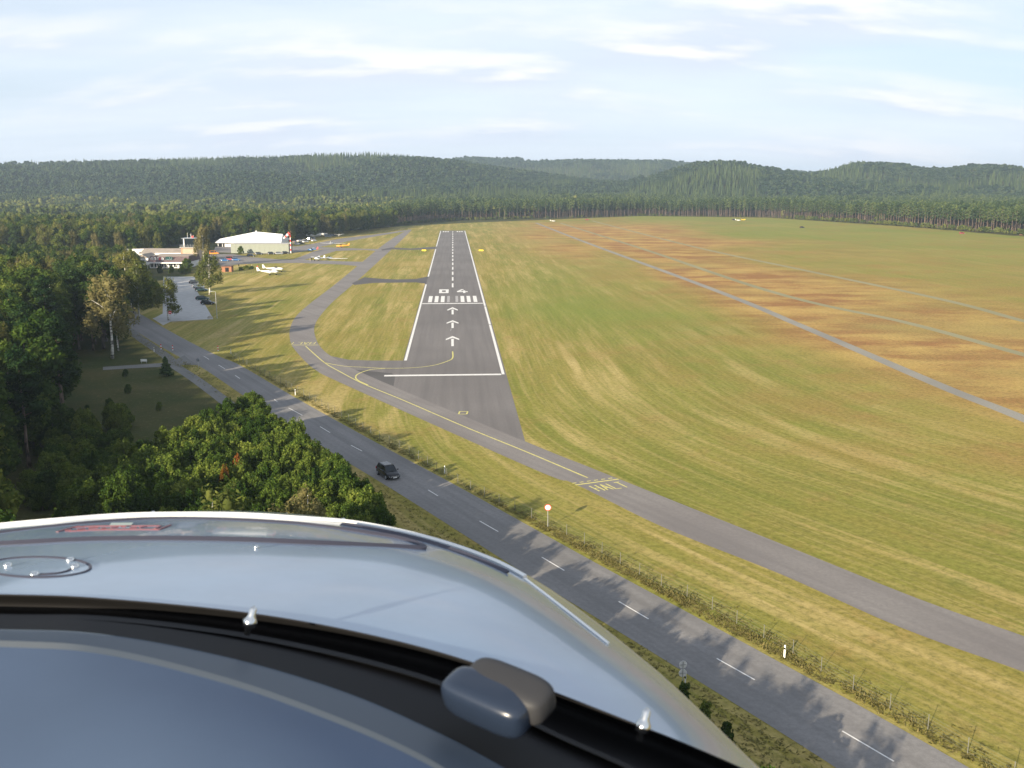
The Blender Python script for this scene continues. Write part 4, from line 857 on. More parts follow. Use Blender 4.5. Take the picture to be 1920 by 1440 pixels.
mb = MB(); [mb.tube([(X0+9.3+a, .22, zf+b), (X0+9.3+c, .22, zf+d)], .07, 5) for a, b, c, d in ((-1.2, .9, -.5, 1.2), (-.5, 1.2, .1, 1.0), (.3, 2.1, .5, 1.1), (.5, 1.1, 1.1, 1.1), (1.1, 1.1, 1.2, 2.1))]; mb.build('sign_mark', M['silver'], bs)
nwin = 8
for k in range(nwin):
    x = X0+1.4+(X1-X0-2.6)*k/(nwin-1); mb = MB(); mb.box((x, .42, 1.35), (1.5 if k % 3 else .9, .12, 1.7 if k != 4 else 2.3)); fr = mb.build('window', M['glass'], T)
    mb = MB(); mb.box((x, .33, 1.35), (.08, .06, 1.7)); mb.build('mullion', M['wallw'], fr)
mb = MB()
for k in range(5): mb.box((X0+(X1-X0)*k/4, -1.3, (zf-.5)/2), (.14, .14, zf-.5))
mb.build('canopy_posts', M['wallw'], T)
g2 = G(268, 497); Wg = bld('terminal_wing', g2, 'white gabled wing at the left end of the brown fronted terminal'); xl, xr = px_x(g2, 255)-g2.x, px_x(g2, 277)-g2.x
mb = MB(); mb.box(((xl+xr)/2, 6, 1.7), (xr-xl, 12, 3.4)); mb.build('wall', M['wallw'], Wg)
mb = MB(); mb.loft([[Vector((xl-.3, y, 3.4)), Vector(((xl+xr)/2, y, 5.0)), Vector((xr+.1, y, 3.4))] for y in (-.5, 12.5)]); mb.build('gable_roof', M['rooff'], Wg)
mb = MB(); mb.box(((xl+xr)/2, -.05, 1.5), (2.2, .12, 1.5)); mb.build('window', M['glass'], Wg)
g3 = G(245, 480); W2 = bld('long_white_building', g3, 'long white building behind the trees left of the terminal'); xl, xr = px_x(g3, 200)-g3.x, px_x(g3, 286)-g3.x
mb = MB(); mb.box(((xl+xr)/2, 5, 1.6), (xr-xl, 10, 3.2)); mb.build('wall', M['wallw'], W2)
mb = MB(); mb.box(((xl+xr)/2, 5, 3.45), (xr-xl+.8, 11, .5)); mb.build('roof', M['wallw'], W2)
for k in range(6):
    mb = MB(); mb.box((xl+2+k*(xr-xl-4)/5, -.04, 1.6), (1.6, .12, 1.3)); mb.build('window', M['glass'], W2)
g4 = G(312, 487); W3 = bld('grey_roofed_hall', g4, 'hall with wide low pitched grey roof and white gable edge behind the terminal'); xl, xr = px_x(g4, 262)-g4.x, px_x(g4, 340)-g4.x; ze = px_h(g4, 474)-.3; zr = px_h(g4, 462)-.2
mb = MB(); mb.box(((xl+xr)/2, 7, ze/2), (xr-xl-.8, 14, ze)); mb.build('wall', M['wallw'], W3)
mb = MB(); mb.loft([[Vector((x, -.5, ze)), Vector((x, 7, zr-1.2)), Vector((x, 14.5, ze))] for x in (xl, xr)]); mb.build('pitched_roof', M['rooff'], W3)
mb = MB(); mb.loft([[Vector((x, -.6, ze-.5)), Vector((x, -.6, ze+.25)), Vector((x, -.8, ze+.25)), Vector((x, -.8, ze-.5))] for x in (xl+8, xr)]); mb.build('gable_edge', M['wallw'], W3)
# control tower
g = G(356, 489); TW = bld('control_tower', g, 'square tan control tower with dark glazed cab, railing and antennas', 'tower'); w = px_x(g, 371)-px_x(g, 343); zb = px_h(g, 464.5); zc_ = px_h(g, 457.5); zt = px_h(g, 447.5)
mb = MB(); mb.box((.2, w/2, zb/2), (w, w, zb)); mb.build('shaft', M['tan'], TW)
mb = MB(); mb.box((-w/2+.05, w/2, zb/2), (.6, w+.1, zb-.1)); mb.build('orange_edge', mat('orange_edge', (.62, .26, .14), .8), TW)
mb = MB(); mb.box((0, w/2, zb+.15), (w+1.6, w+1.6, .3)); mb.build('gallery_floor', M['conc'], TW)
mb = MB()
for k in range(9):
    for sx in (-1, 1): mb.box((sx*(w/2+.7), -.7+k*(w+1.4)/8, zb+.8), (.06, .06, 1.1))
    mb.box((-w/2-.7+k*(w+1.4)/8, -.7, zb+.8), (.06, .06, 1.1))
for z in (.5, .95, 1.35):
    mb.box((0, -.7, zb+z), (w+1.4, .07, .07)); mb.box((-w/2-.7, w/2, zb+z), (.07, w+1.4, .07)); mb.box((w/2+.7, w/2, zb+z), (.07, w+1.4, .07))
mb.build('railing', M['greycar'], TW)
mb = MB(); mb.box((0, w/2, (zb+zt)/2), (w-.8, w-.8, zt-zb-.2), 0, 1.06); cab = mb.build('cab_glazing', M['glass'], TW)
for k in range(6):
    mb = MB(); mb.box((-(w-.8)/2+k*(w-.8)/5, .37, (zb+zt)/2), (.12, .1, zt-zb-.2)); mb.build('mullion', M['greycar'], cab)
mb = MB(); mb.box((0, w/2, zt+.1), (w-.1, w-.1, .25)); mb.build('cab_roof', M['greycar'], TW)
mb = MB(); mb.box((-w/2+1.4, -.2, zb+2.2), (.45, .4, 4.2)); mb.build('white_duct', M['wallw'], TW)
for x, y, hh in ((-1, 2, 2.6), (.3, 3, 1.8), (.9, 1.5, 2.4), (1.8, 2.5, 1.4)):
    mb = MB(); mb.tube([(x, y, zt+.2), (x, y, zt+.2+hh)], .06, 6); mb.build('antenna', M['wallw'], TW)
mb = MB(); mb.box((1.4, 2, zt+.8), (.9, .6, .9)); mb.build('roof_unit', M['red'], TW)
# hangar with white roof, and the pale green shed before it
g = G(468, 463); HG = bld('hangar', g, 'white hangar with low pitched roof and open door at its left end'); xl, xr = px_x(g, 405, 462)-g.x, px_x(g, 528, 462)-g.x
gd = .0; ze = px_h(g, 452.5); zr = px_h(g, 436); dp = 22; ang = 0
xm = px_x(g, 475, 462)-g.x
mb = MB(); mb.box(((xl+xr)/2+2, dp/2+1, ze/2-.2), (xr-xl-6, dp, ze-.4)); mb.build('wall', M['wallw'], HG)
mb = MB(); rp = [(xl, -1, ze-.6), (xr, -1, ze-1.0), (xr, 4, ze+4.1), (xm, 8, ze+5.4), (xl+1, 4.5, ze+1.2), (xr, dp+2, ze), (xl, dp+2, ze-.4), (xr, -1, ze-1.3), (xl, -1, ze-.9)]
mb.add(rp, [(0, 1, 2, 3, 4), (2, 5, 6, 4, 3), (8, 7, 1, 0), (8, 0, 4, 6), (7, 5, 2, 1)]); mb.build('roof', M['roofw'], HG)
mb = MB(); mb.box((xm, 8.2, ze+5.6), (.5, .5, .9)); mb.build('ridge_vent', M['wallw'], HG)
mb = MB()
for k in range(4): mb.box((xl+1.2+k*2.6, .6+k*.2, (ze-.8)/2), (.35, .35, ze-.8))
mb.build('door_posts', M['steel'], HG)
mb = MB(); mb.box((xl+5, 3.2, (ze-.9)/2), (9, 3, ze-1)); mb.build('door_shade', M['black'], HG)  # solid black box stands in for the shade inside the open door
g = G(488, 474.6); SH = bld('storage_shed', g, 'long pale green clad shed in front of the white hangar'); xl, xr = px_x(g, 433.6)-g.x, px_x(g, 542)-g.x; zt = px_h(g, 457.5)
for k in range(12):
    wd = (xr-xl)/12; mb = MB(); mb.box((xl+wd*(k+.5), 4.5, zt/2), (wd-.03, 9, zt)); mb.build('cladding_panel', M['shedg'], SH)
mb = MB(); mb.box(((xl+xr)/2, 4.5, zt+.08), (xr-xl+.5, 9.5, .2)); mb.build('roof', M['roofg'], SH)
g = G(1918, 441); BB = bld('brick_hut', g, 'small salmon coloured hut at the far right edge of the airfield', 'hut'); mb = MB(); mb.box((2.8, 2, 1.35), (6.8, 4, 2.7)); mb.build('wall', mat('salmon_wall', (.62, .34, .20), .9, var=.1), BB)
mb = MB(); mb.box((2.8, 2, 2.8), (7.3, 4.5, .2)); mb.build('roof', M['roofb'], BB); mb = MB(); mb.tube([(1.2, 2, 2.8), (1.2, 2, 4)], .12, 6); mb.build('chimney', M['conc'], BB)
mb = MB(); mb.box((.9, -.03, 1.3), (1.1, .1, .9)); mb.build('window', M['glass'], BB)
# garden terrace right of the terminal: wooden hut, hedge, low fence, people
g = G(425, 510); HT = bld('wooden_hut', g, 'reddish wooden hut with dark opening beside the terrace', 'hut'); mb = MB(); mb.box((0, 1.5, 1.2), (4.2, 3, 2.4)); mb.build('wall', M['wood'], HT); mb = MB(); mb.box((.2, -.04, 1.0), (1.5, .1, 1.8)); mb.build('hut_door_shade', M['black'], HT)  # black panel on the wall paints the dark of the opening
mb = MB(); mb.box((0, 1.4, 2.5), (4.8, 3.8, .15)); mb.build('roof', M['roofb'], HT)
a, b_ = G(418, 517), G(497, 509.5); FE = bld('terrace_fence', a, 'low grey fence round the terrace between the birch and the white aeroplanes', 'fence'); d = b_-a; mb = MB()
for k in range(19): p = d*k/18; mb.box((p.x, p.y, .5), (.1, .1, 1.0))
mb.build('fence_posts', M['post'], FE)
for z in (.35, .9): MB().tube([(0, 0, z), (d.x, d.y, z)], .05, 5).build('rail', M['post'], FE)
for px, py, hh, lb in ((452, 507, 1.7, 'left bush of the green terrace hedge'), (462, 505, 1.9, 'middle bush of the green terrace hedge'), (472, 505, 1.5, 'right bush of the green terrace hedge nearest the white aeroplanes')):
    q = G(px, py); plant('oak_bush', q.x, q.y, hh, lb, wide=2.0)
def person(g, shirt, rz, label, h=1.75, bend=0):
    """one continuous skinned body"""
    s = h/1.75; J = [(0, 0, .95), (0, 0, 1.2), (0, 0, 1.42), (0, 0, 1.52), (0, 0, 1.66), (-.1, 0, .9), (-.12, .04, .5), (-.12, -.02, .06), (-.12, .12, .03), (.1, 0, .9), (.12, -.05, .5), (.12, -.12, .06), (.12, .02, .03), (-.2, 0, 1.4), (-.26, .03, 1.12), (-.25, .12, .88), (.2, 0, 1.4), (.26, -.02, 1.12), (.24, .06, .86)]
    E_ = [(0, 1), (1, 2), (2, 3), (3, 4), (0, 5), (5, 6), (6, 7), (7, 8), (0, 9), (9, 10), (10, 11), (11, 12), (2, 13), (13, 14), (14, 15), (2, 16), (16, 17), (17, 18)]
    Rr = [.15, .15, .14, .06, .10, .09, .065, .045, .04, .09, .065, .045, .04, .06, .045, .035, .06, .045, .035]
    me = bpy.data.meshes.new('person'); me.from_pydata([Vector(j)*s for j in J], E_, []); o = link('person', me, None, g); o.rotation_euler = (0, 0, rz)
    bm = bmesh.new(); bm.from_mesh(me); ly = bm.verts.layers.skin.verify()
    for v, r_ in zip(bm.verts, Rr): v[ly].radius = (r_*s, r_*s*.85)
    bm.verts.ensure_lookup_table(); bm.verts[0][ly].use_root = True; bm.to_mesh(me); bm.free(); me.materials.append(shirt)
    o.modifiers.new('k', 'SKIN'); o.modifiers.new('s', 'SUBSURF').levels = 1; tag(o, label, 'person'); return o
for px, py, mt, lb in ((432, 508, 'wallw', 'person in a pale top standing on the terrace, leftmost of the row'), (448, 502, 'black', 'person in dark clothes standing behind the terrace hedge'), (461, 502.5, 'wood', 'person in brown clothes standing beside the tall pale figure'), (472.5, 503, 'tan', 'tall person in light beige clothes standing on the terrace'), (483, 505, 'red', 'person in a red top at the right end of the terrace')):
    person(G(px, py), M[mt], random.uniform(0, 6), lb, 1.8)
# windsock
g = G(545.5, 474.5); WS = bld('windsock_mast', g, 'red and white banded mast carrying a striped windsock beside the shed', 'windsock'); zt = px_h(g, 441)
for k in range(8):
    mb = MB(); mb.tube([(0, 0, zt*k/8), (0, 0, zt*(k+1)/8)], .30-.012*k, 8); mb.build('mast_band', M['white' if k % 2 == 0 else 'red'], WS)
for k in range(4):
    mb = MB(); a = Vector((-.2-.85*k, 0, zt+1.2-.75*k)); b_ = Vector((-.2-.85*(k+1), 0, zt+1.2-.75*(k+1))); mb.tube([a, b_], [.9-.13*k, .9-.13*(k+1)], 12); mb.build('sock_band', M['red' if k % 2 == 0 else 'white'], WS)
mb = MB(); ring = [(0.3+.0*k, 1.1*math.cos(k*.6283), zt+1.4+1.1*math.sin(k*.6283)) for k in range(11)]; mb.tube(ring, .07, 5); mb.tube([(0, 0, zt), (.3, 0, zt+.4)], .08, 5); mb.build('swivel_ring', M['wood'], WS)

# ---------------------------------------------------------------- cars
def car_proto(paint_, L_=4.2, W_=1.74, Ht=1.5, van=0, name='parked_car'):
    """x forward; body, glazing, roof, wheels, lamps"""
    root = empty(name); hw = W_/2
    def ring(x, zb, z1, zt_, w): return [Vector((x, s*w*k, z)) for s, k, z in ((1, .86, zb), (1, 1, zb+.12), (1, 1.0, z1), (1, .94, zt_-.05), (1, .80, zt_), (-1, .80, zt_), (-1, .94, zt_-.05), (-1, 1.0, z1), (-1, 1, zb+.12), (-1, .86, zb))]
    h = L_/2; hood = .86 if not van else 1.0; tail = .93
    secs = [(-h, .38, .6, tail-.12, hw*.80), (-h+.12, .26, .6, tail-.02, hw*.93), (-h+.6, .22, .62, tail, hw), (-.6, .2, .62, .93, hw), (.35, .2, .62, .92, hw), (.95, .2, .62, hood+.03, hw), (h-.55, .22, .6, hood-.08, hw*.98), (h-.15, .25, .55, hood-.20, hw*.90), (h, .34, .5, hood-.32, hw*.74)]
    body = MB().loft([ring(*s) for s in secs]).build('body', paint_, root, smooth=True); md = body.modifiers.new('e', 'EDGE_SPLIT'); md.split_angle = R(38)
    fr, rr_ = (1.02, -h+.12) if not van else (1.25, -h+.06); tf, tb = (.32, -h+.62) if not van else (.75, -h+.25)
    gl = MB(); g0 = [(rr_, hw*.86), (fr, hw*.86)]; z0 = .90
    gl.add([(rr_, -hw*.84, z0), (fr, -hw*.80, z0), (fr, hw*.80, z0), (rr_, hw*.84, z0), (tb, -hw*.70, Ht-.05), (tf, -hw*.68, Ht-.05), (tf, hw*.68, Ht-.05), (tb, hw*.70, Ht-.05)], [(0, 1, 5, 4), (1, 2, 6, 5), (2, 3, 7, 6), (3, 0, 4, 7)])
    gl.build('glazing', M['glass'], root)
    rf = MB(); rf.add([(tb-.06, -hw*.71, Ht-.06), (tf+.05, -hw*.69, Ht-.06), (tf+.05, hw*.69, Ht-.06), (tb-.06, hw*.71, Ht-.06), (tb+.12, -hw*.58, Ht), (tf-.12, -hw*.56, Ht), (tf-.12, hw*.56, Ht), (tb+.12, hw*.58, Ht)], [(0, 1, 5, 4), (1, 2, 6, 5), (2, 3, 7, 6), (3, 0, 4, 7), (4, 5, 6, 7)])
    for s in (-1, 1):
        for xa, xb, w1, w2 in ((fr, tf, .80, .68), (-.05, -.05, .835, .70), (rr_, tb, .84, .70)):
            rf.tube([(xa, s*hw*w1, z0-.02), (xb, s*hw*w2, Ht-.05)], .045, 5)
    rf.build('roof', paint_, root)
    for sx in (-h+.78, h-.82):
        for s in (-1, 1):
            wh = MB().disc((sx, s*(hw-.08), .31), .31, 18, 'y', .2).build('wheel', M['black'], root); MB().disc((sx, s*(hw+.025), .31), .19, 14, 'y', .03).build('rim', M['silver'], wh)
    for s in (-1, 1):
        mb = MB(); mb.add([(h-.42, s*hw*.92, hood-.19), (h-.10, s*hw*.80, hood-.28), (h-.02, s*hw*.55, hood-.33), (h-.20, s*hw*.55, hood-.20), (h-.40, s*hw*.95, hood-.34), (h-.06, s*hw*.83, hood-.42), (h+.03, s*hw*.56, hood-.45)], [(0, 1, 2, 3), (0, 4, 5, 1), (1, 5, 6, 2)]); mb.build('headlight', M['lamp'], root)
        mb = MB(); mb.box((-h+.06, s*hw*.80, .80), (.08, .22, .28)); mb.build('tail_light', M['red'], root)
        mb = MB(); mb.box((.78, s*(hw+.09), .98), (.12, .2, .14)); mb.build('mirror', paint_, root)
    mb = MB(); mb.box((h+.01, 0, .50), (.03, 1.05, .13)); mb.build('grille', M['chrome'], root)
    mb = MB(); mb.box((h+.03, 0, .36), (.02, .52, .11)); mb.build('number_plate', M['white'], root)
    return root
near = car_proto(M['blackcar'], 4.15, 1.76, 1.56, name='car'); g = G(728, 893)
near.location = (g.x, g.y, .018); near.rotation_euler = (0, 0, math.atan2(-.856, .517)); tag(near, 'black compact car driving towards the aircraft on the shaded road', 'car')
# parked cars: one prototype per paint
PC = {}
def park(px, py, ang, pnt, label, van=0, group=None):
    key = (pnt, van); g = G(px, py)
    if key not in PC: o = PC[key] = car_proto(M[pnt], 4.3 if not van else 4.9, 1.76, 1.45 if not van else 2.0, van)
    else: o = copy_tree(PC[key])
    o.location = (g.x, g.y, .014); o.rotation_euler = (0, 0, ang); o['label'] = label; o['category'] = 'van' if van else 'car'; o.name = 'parked_van' if van else 'parked_car'
    if group: o['group'] = group
CPg = 'cars parked on the pale car park'
for px, py, pn, lb in ((366, 532, 'darkcar', 'dark car parked furthest back in the car park, half behind the birch'), (372, 540, 'silver', 'silver car between two dark cars under the birch in the car park'), (378, 546, 'greencar', 'dark green car parked right under the broad birch'), (380, 562.5, 'greencar', 'dark green estate car in the middle of the car park edge'), (390, 571, 'blackcar', 'black car parked nearest the viewer in the car park')):
    park(px, py, R(4), pn, lb, 0, CPg)
Sg = 'cars parked along the pale green shed'
for px, py, pn, lb in ((471, 481, 'blackcar', 'low black car on the grass before the shed, leftmost of the row'), (486, 477.5, 'darkcar', 'dark car against the shed, second from the left'), (509, 477, 'darkcar', 'dark car against the middle of the pale green shed'), (524, 477, 'greycar', 'grey car against the shed between two dark ones'), (536, 476, 'blackcar', 'dark car parked beside the windsock mast')):
    park(px, py, R(3), pn, lb, 0, Sg)
Bg = 'vehicles parked at the tree line behind the hangar'
row = [(532, 458, 'white', 0, 'white car just right of the hangar wall'), (553, 455, 'greycar', 0, 'grey car right behind the windsock'), (557.5, 459, 'white', 0, 'white car in front of the grey one behind the windsock'), (562, 453, 'white', 0, 'small white car in the back row, third from the mast'), (565, 457.5, 'blackcar', 0, 'dark car just right of the windsock mast'), (568.5, 452, 'darkcar', 0, 'dark blue car in the front row behind the glider'), (573, 454.5, 'white', 1, 'white van standing third from the hangar'), (580, 450.5, 'white', 1, 'white van with rounded back near the middle of the row'), (588, 448.5, 'darkcar', 0, 'dark blue car in the middle of the row'), (589, 452.5, 'white', 0, 'white car in front of the dark blue one')]
for px, py, pn, vn, lb in row: park(px, py, R(random.choice((5, 60, 80))), pn, lb, vn, Bg)
def trailer(px, py, ln, rz, label, hh=1.5, mt='white'):
    g = G(px, py); root = empty('glider_trailer', (g.x, g.y, .01), rz, label, 'trailer', 'white trailers in front of the trees'); w = .8
    MB().loft([[Vector((x, w*k*math.cos(a), .5+hh*.45+hh*.5*k*math.sin(a))) for a in np.linspace(0, 6.283, 13)[:-1]] for x, k in ((-ln/2, .7), (-ln/2+.4, .95), (0, 1), (ln/2-1, .95), (ln/2, .55))]).build('body', M[mt], root, smooth=True)
    for s in (-1, 1): MB().disc((-.3, s*w, .35), .34, 14, 'y', .18).build('wheel', M['black'], root)
    MB().tube([(ln/2-.2, 0, .5), (ln/2+1.2, 0, .45)], .05, 5).build('drawbar', M['steel'], root)
trailer(584, 445, 7, R(8), 'white trailer at the left end of the trailer row', 2); trailer(593, 444, 7, R(12), 'white trailer second in the trailer row', 2); trailer(601, 443, 8, R(10), 'long white trailer third in the trailer row', 2.2); trailer(608, 442.5, 6, R(-8), 'short white trailer at the right end of the trailer row', 1.8)
park(615, 444.5, R(8), 'greycar', 'grey vehicle at the dark tree foot right of the trailers', 1, Bg); park(624, 443.5, R(8), 'darkcar', 'dark vehicle at the right end of the vehicle row', 1, Bg)
# orange, blue and red vehicles on the apron
park(402, 477, R(20), 'orange', 'orange vehicle by the open hangar door', 1)
park(422, 490, R(5), 'bluecar', 'bright blue car on the apron in front of the hangar', 0); park(433, 488, R(5), 'redcar', 'red and white vehicle between the two blue cars on the apron', 1); park(443, 489, R(2), 'bluecar', 'darker blue car at the right of the three on the apron', 0)

# ---------------------------------------------------------------- aeroplanes
def aeroplane(g, rz, label, body='white', span=10, ln=7, high=False, wing='white', tail=None, prop=True, name='parked_aeroplane', cat='aeroplane', chord=1.3, tw=2.8, tilt=0, gear=True):
    root = empty(name, (g.x, g.y, .01), rz, label, cat); b_ = M[body]; zc = 1.15 if gear else .6; q = ln/7
    prof = [(-3.9, .06, .35), (-3.2, .12, .32), (-1.5, .30, .15), (-.3, .50, .05), (.6, .56, .0), (1.4, .50, -.02), (2.2, .42, -.03), (2.8, .28, -.03)]
    MB().loft([[Vector((x*q, r*.85*math.cos(a), zc+dz+r*math.sin(a))) for a in np.linspace(0, 6.283, 13)[:-1]] for x, r, dz in prof]).build('fuselage', b_, root, smooth=True)
    MB().loft([[Vector((x*q, r*.8*math.cos(a), zc+.35+r*math.sin(a)*h)) for a in np.linspace(0, 6.283, 13)[:-1]] for x, r, h in ((-.5, .15, .8), (.1, .45, .95), (.7, .46, 1), (1.3, .2, .7))]).build('canopy', M['glass'], root, smooth=True)
    zw = zc+.62 if high else zc-.22
    def foil(x, c, y, z): return [Vector((x+c*.55, y, z)), Vector((x+c*.3, y, z+c*.08)), Vector((x-c*.45, y, z+.01)), Vector((x-c*.45, y, z-.01)), Vector((x+c*.3, y, z-c*.04))]
    MB().loft([foil(.4, chord*.6, -span/2, zw+.35+tilt), foil(.45, chord, -span*.25, zw+.12+tilt*.5), foil(.5, chord*1.1, 0, zw), foil(.45, chord, span*.25, zw+.12-tilt*.5), foil(.4, chord*.6, span/2, zw+.35-tilt)]).build('wing', M[wing], root)
    zh = zc+.4; MB().loft([foil(-3.5*q, .5, -tw/2, zh), foil(-3.4*q, .8, 0, zh), foil(-3.5*q, .5, tw/2, zh)]).build('tailplane', M[tail or wing], root)
    mb = MB(); mb.loft([[Vector((-3.9*q, s, zc+.3)), Vector((-2.8*q, s, zc+.3)), Vector((-3.6*q, s*.6, zc+1.55)), Vector((-4.05*q, s*.6, zc+1.55))] for s in (-.05, .05)]); mb.build('fin', M[tail or wing], root)
    if gear:
        for x, y in ((.2, -.9), (.2, .9), (2.2, 0)):
            wl = MB().disc((x, y, .22), .22, 12, 'y', .14).build('wheel', M['black'], root); MB().tube([(x, y, .25), (x, y*.45, zc-.25)], .05, 5).build('strut', M['white'], wl)
    if prop:
        mb = MB(); mb.box((2.86*q, 0, zc), (.04, .12, 1.7)); mb.build('propeller', M['prop'], root)
        MB().tube([(2.75*q, 0, zc-.03), (3.0*q, 0, zc-.03)], [.16, .04], 10).build('spinner', M['white'], root)
    return root
W2g = dict()
aeroplane(G(505, 516), R(12), 'white low wing aeroplane on the grass, the nearer of the two', span=8.5, ln=7).scale = (1.25,)*3
aeroplane(G(515, 510.5), R(12), 'white low wing aeroplane standing just behind the nearer one', span=8.5, ln=7).scale = (1.25,)*3
aeroplane(G(641, 464.5), R(180), 'bright orange aeroplane on the grass beyond the apron', body='orange', wing='orange', span=3.4, ln=8, tail='orange', chord=1.4, tw=2.4)
aeroplane(G(624, 458), R(195), 'slender white glider standing with one wing low behind the orange aeroplane', span=17, ln=7, prop=False, chord=1.1, name='glider', cat='glider', gear=False, tilt=.0).rotation_euler[2] = R(78)
aeroplane(G(598, 489), R(180), 'pale blue and white light aeroplane on the apron beside the taxiway', body='silver', span=8, ln=5.4, high=True, chord=1.3)
aeroplane(G(616, 486), R(62), 'white glider with very long wings parked beside the apron', span=23, ln=7, prop=False, chord=1.5, name='glider', cat='glider', gear=False)
aeroplane(G(585, 472), R(170), 'pale blue aeroplane with red and white tail behind the windsock', body='bluecar', span=9, ln=6.5, wing='silver', tail='red', high=True)
person(G(584.5, 489.5), M['black'], 0, 'person in dark clothes walking left of the pale blue aeroplane'); person(G(581.5, 490.5), M['tan'], 2, 'person in light trousers at the left end of the group on the apron')
aeroplane(G(636, 444.5), R(100), 'small white motor glider in front of the dark trees right of the trailers', span=7, ln=5, high=True)
# far field objects
aeroplane(G(1037, 415.5), R(20), 'tiny white glider standing on the far end of the field', span=9, ln=6, prop=False, name='glider', cat='glider', gear=False)
for px, py, pn, lb, vn in ((1376, 413, 'darkcar', 'dark car in the far vehicle group on the field', 0), (1394, 413, 'yellow', 'bright yellow van at the far wood edge', 1), (1101, 413, 'redcar', 'small reddish car far off beside the pine wood', 0), (1504, 427.5, 'blackcar', 'lone dark car standing in the middle of the far green field', 0), (1804, 438.5, 'redcar', 'small reddish car at the foot of the right hand pines', 0)): park(px, py, R(15), pn, lb, vn)
aeroplane(G(1384, 414), R(5), 'white glider between the dark car and the yellow van at the far wood edge', span=12, ln=6, prop=False, name='glider', cat='glider', gear=False)
for px, py, lb, w in ((902, 470.5, 'yellow board lying on the grass right of the runway', 2.6), (795, 470.5, 'pale yellow board lying on the grass left of the runway', 2.4)):
    g = G(px, py); o = MB().box((0, 0, .35), (w, .5, .7)).build('marker_board', M['yellow'], None, (g.x, g.y, .0), bevel=.03); tag(o, lb, 'board')

# ---------------------------------------------------------------- signs, posts, fence
def delineator(px, py, label):
    g = G(px, py); root = empty('delineator_post', (g.x, g.y, 0), R(20), label, 'post', 'roadside delineator posts')
    def tri(z, k=1): return [Vector((-.07*k, .05*k, z)), Vector((0, -.07*k, z)), Vector((.07*k, .05*k, z)), Vector((0, .09*k, z))]
    MB().loft([tri(0), tri(.68)]).build('post_shaft', M['white'], root); MB().loft([tri(.68, 1.02), tri(.86, 1.02)]).build('black_band', M['black'], root)
    MB().loft([tri(.86), tri(1.02, .9), tri(1.06, .4)]).build('post_top', M['white'], root); MB().box((.0, -.075, .77), (.05, .02, .14)).build('reflector', M['silver'], root)
for px, py, lb in ((1471, 1233, 'white delineator post nearest the viewer, right of the road'), (834, 888, 'white delineator post on the verge opposite the black car'), (554, 741, 'white delineator post at the bend of the verge below the taxiway hold line'), (1285, 1288, 'white delineator post beside the double round sign'), (289, 660, 'small white post beside the cycle path'), (433, 663, 'thin post on the right verge just past the sunlit junction')): delineator(px, py, lb)
for px, py, lb in ((324, 657, 'red and white post on the left corner of the junction'), (409, 658, 'red and white post on the right verge opposite the junction'), (302, 655, 'dark red post between the cycle path and the road')):
    g = G(px, py); root = empty('marker_post', (g.x, g.y, 0), 0, lb, 'post')
    for k in range(4): MB().tube([(0, 0, .3*k), (0, 0, .3*(k+1))], .11, 8).build('post_band', M['white' if k % 2 == 0 else 'red'], root)
g = G(270, 681); root = empty('low_white_board', (g.x, g.y, 0), 0, 'low white board on two legs beside the sandy side road', 'board'); MB().box((0, 0, .62), (1.3, .06, .5)).build('board', M['white'], root)
for s in (-.5, .5): MB().box((s, .05, .3), (.07, .05, .6)).build('leg', M['steel'], root)
def face(yaw): return yaw
# round prohibition sign with red rim
g = G(1027, 989); zt = px_h(g, 951.5); root = empty('round_traffic_sign', (g.x, g.y, 0), R(-2), 'round white traffic sign with red rim on a single pole, right of the road', 'traffic sign')
MB().tube([(0, .04, 0), (0, .04, zt+.3)], .035, 8).build('pole', M['steel'], root); d_ = MB().disc((0, 0, zt), .36, 28, 'y', .02).build('sign_disc', M['red'], root)
MB().disc((0, -.013, zt), .28, 28, 'y', .008).build('white_field', M['white'], d_)
mb = MB()
for x0 in (-.09, .09):
    for a, b2 in (((-.05, .12), (.05, .12)), ((.05, .12), (.05, -.12)), ((.05, -.12), (-.05, -.12)), ((-.05, -.12), (-.05, .12))): mb.tube([(x0+a[0], -.022, zt+a[1]), (x0+b2[0], -.022, zt+b2[1])], .017, 5)
mb.build('sign_number', M['signgrey'], d_)
g = G(1279, 1289); root = empty('double_round_sign', (g.x, g.y, 0), R(8), 'pair of round signs seen from behind on one pole, left of the near road', 'traffic sign'); zt = px_h(g, 1246); z2 = px_h(g, 1262)
MB().tube([(0, -.05, 0), (0, -.05, zt+.3)], .035, 8).build('pole', M['steel'], root)
for z in (zt, z2):
    d_ = MB().disc((0, 0, z), .30, 28, 'y', .02).build('sign_back', M['signback'], root); MB().box((0, -.03, z), (.5, .03, .05)).build('bracket', M['steel'], d_)
g = G(320, 604); zt = px_h(g, 586); root = empty('red_round_sign', (g.x, g.y, 0), 0, 'round red sign beside the trunk of the yellowing birch at the car park entrance', 'traffic sign'); MB().tube([(0, .05, 0), (0, .05, zt+.3)], .05, 6).build('pole', M['steel'], root)
d_ = MB().disc((0, 0, zt), .45, 20, 'y', .03).build('sign_disc', M['red'], root); MB().box((0, -.02, zt), (.6, .01, .16)).build('white_bar', M['white'], d_)
g = G(372, 690); zt = px_h(g, 675); root = empty('dark_round_sign', (g.x, g.y, 0), 0, 'sign seen from behind on a pole at the sunlit junction', 'traffic sign'); MB().tube([(0, .05, 0), (0, .05, zt+.3)], .04, 6).build('pole', M['steel'], root); MB().disc((0, 0, zt), .33, 20, 'y', .03).build('sign_back', M['greycar'], root)
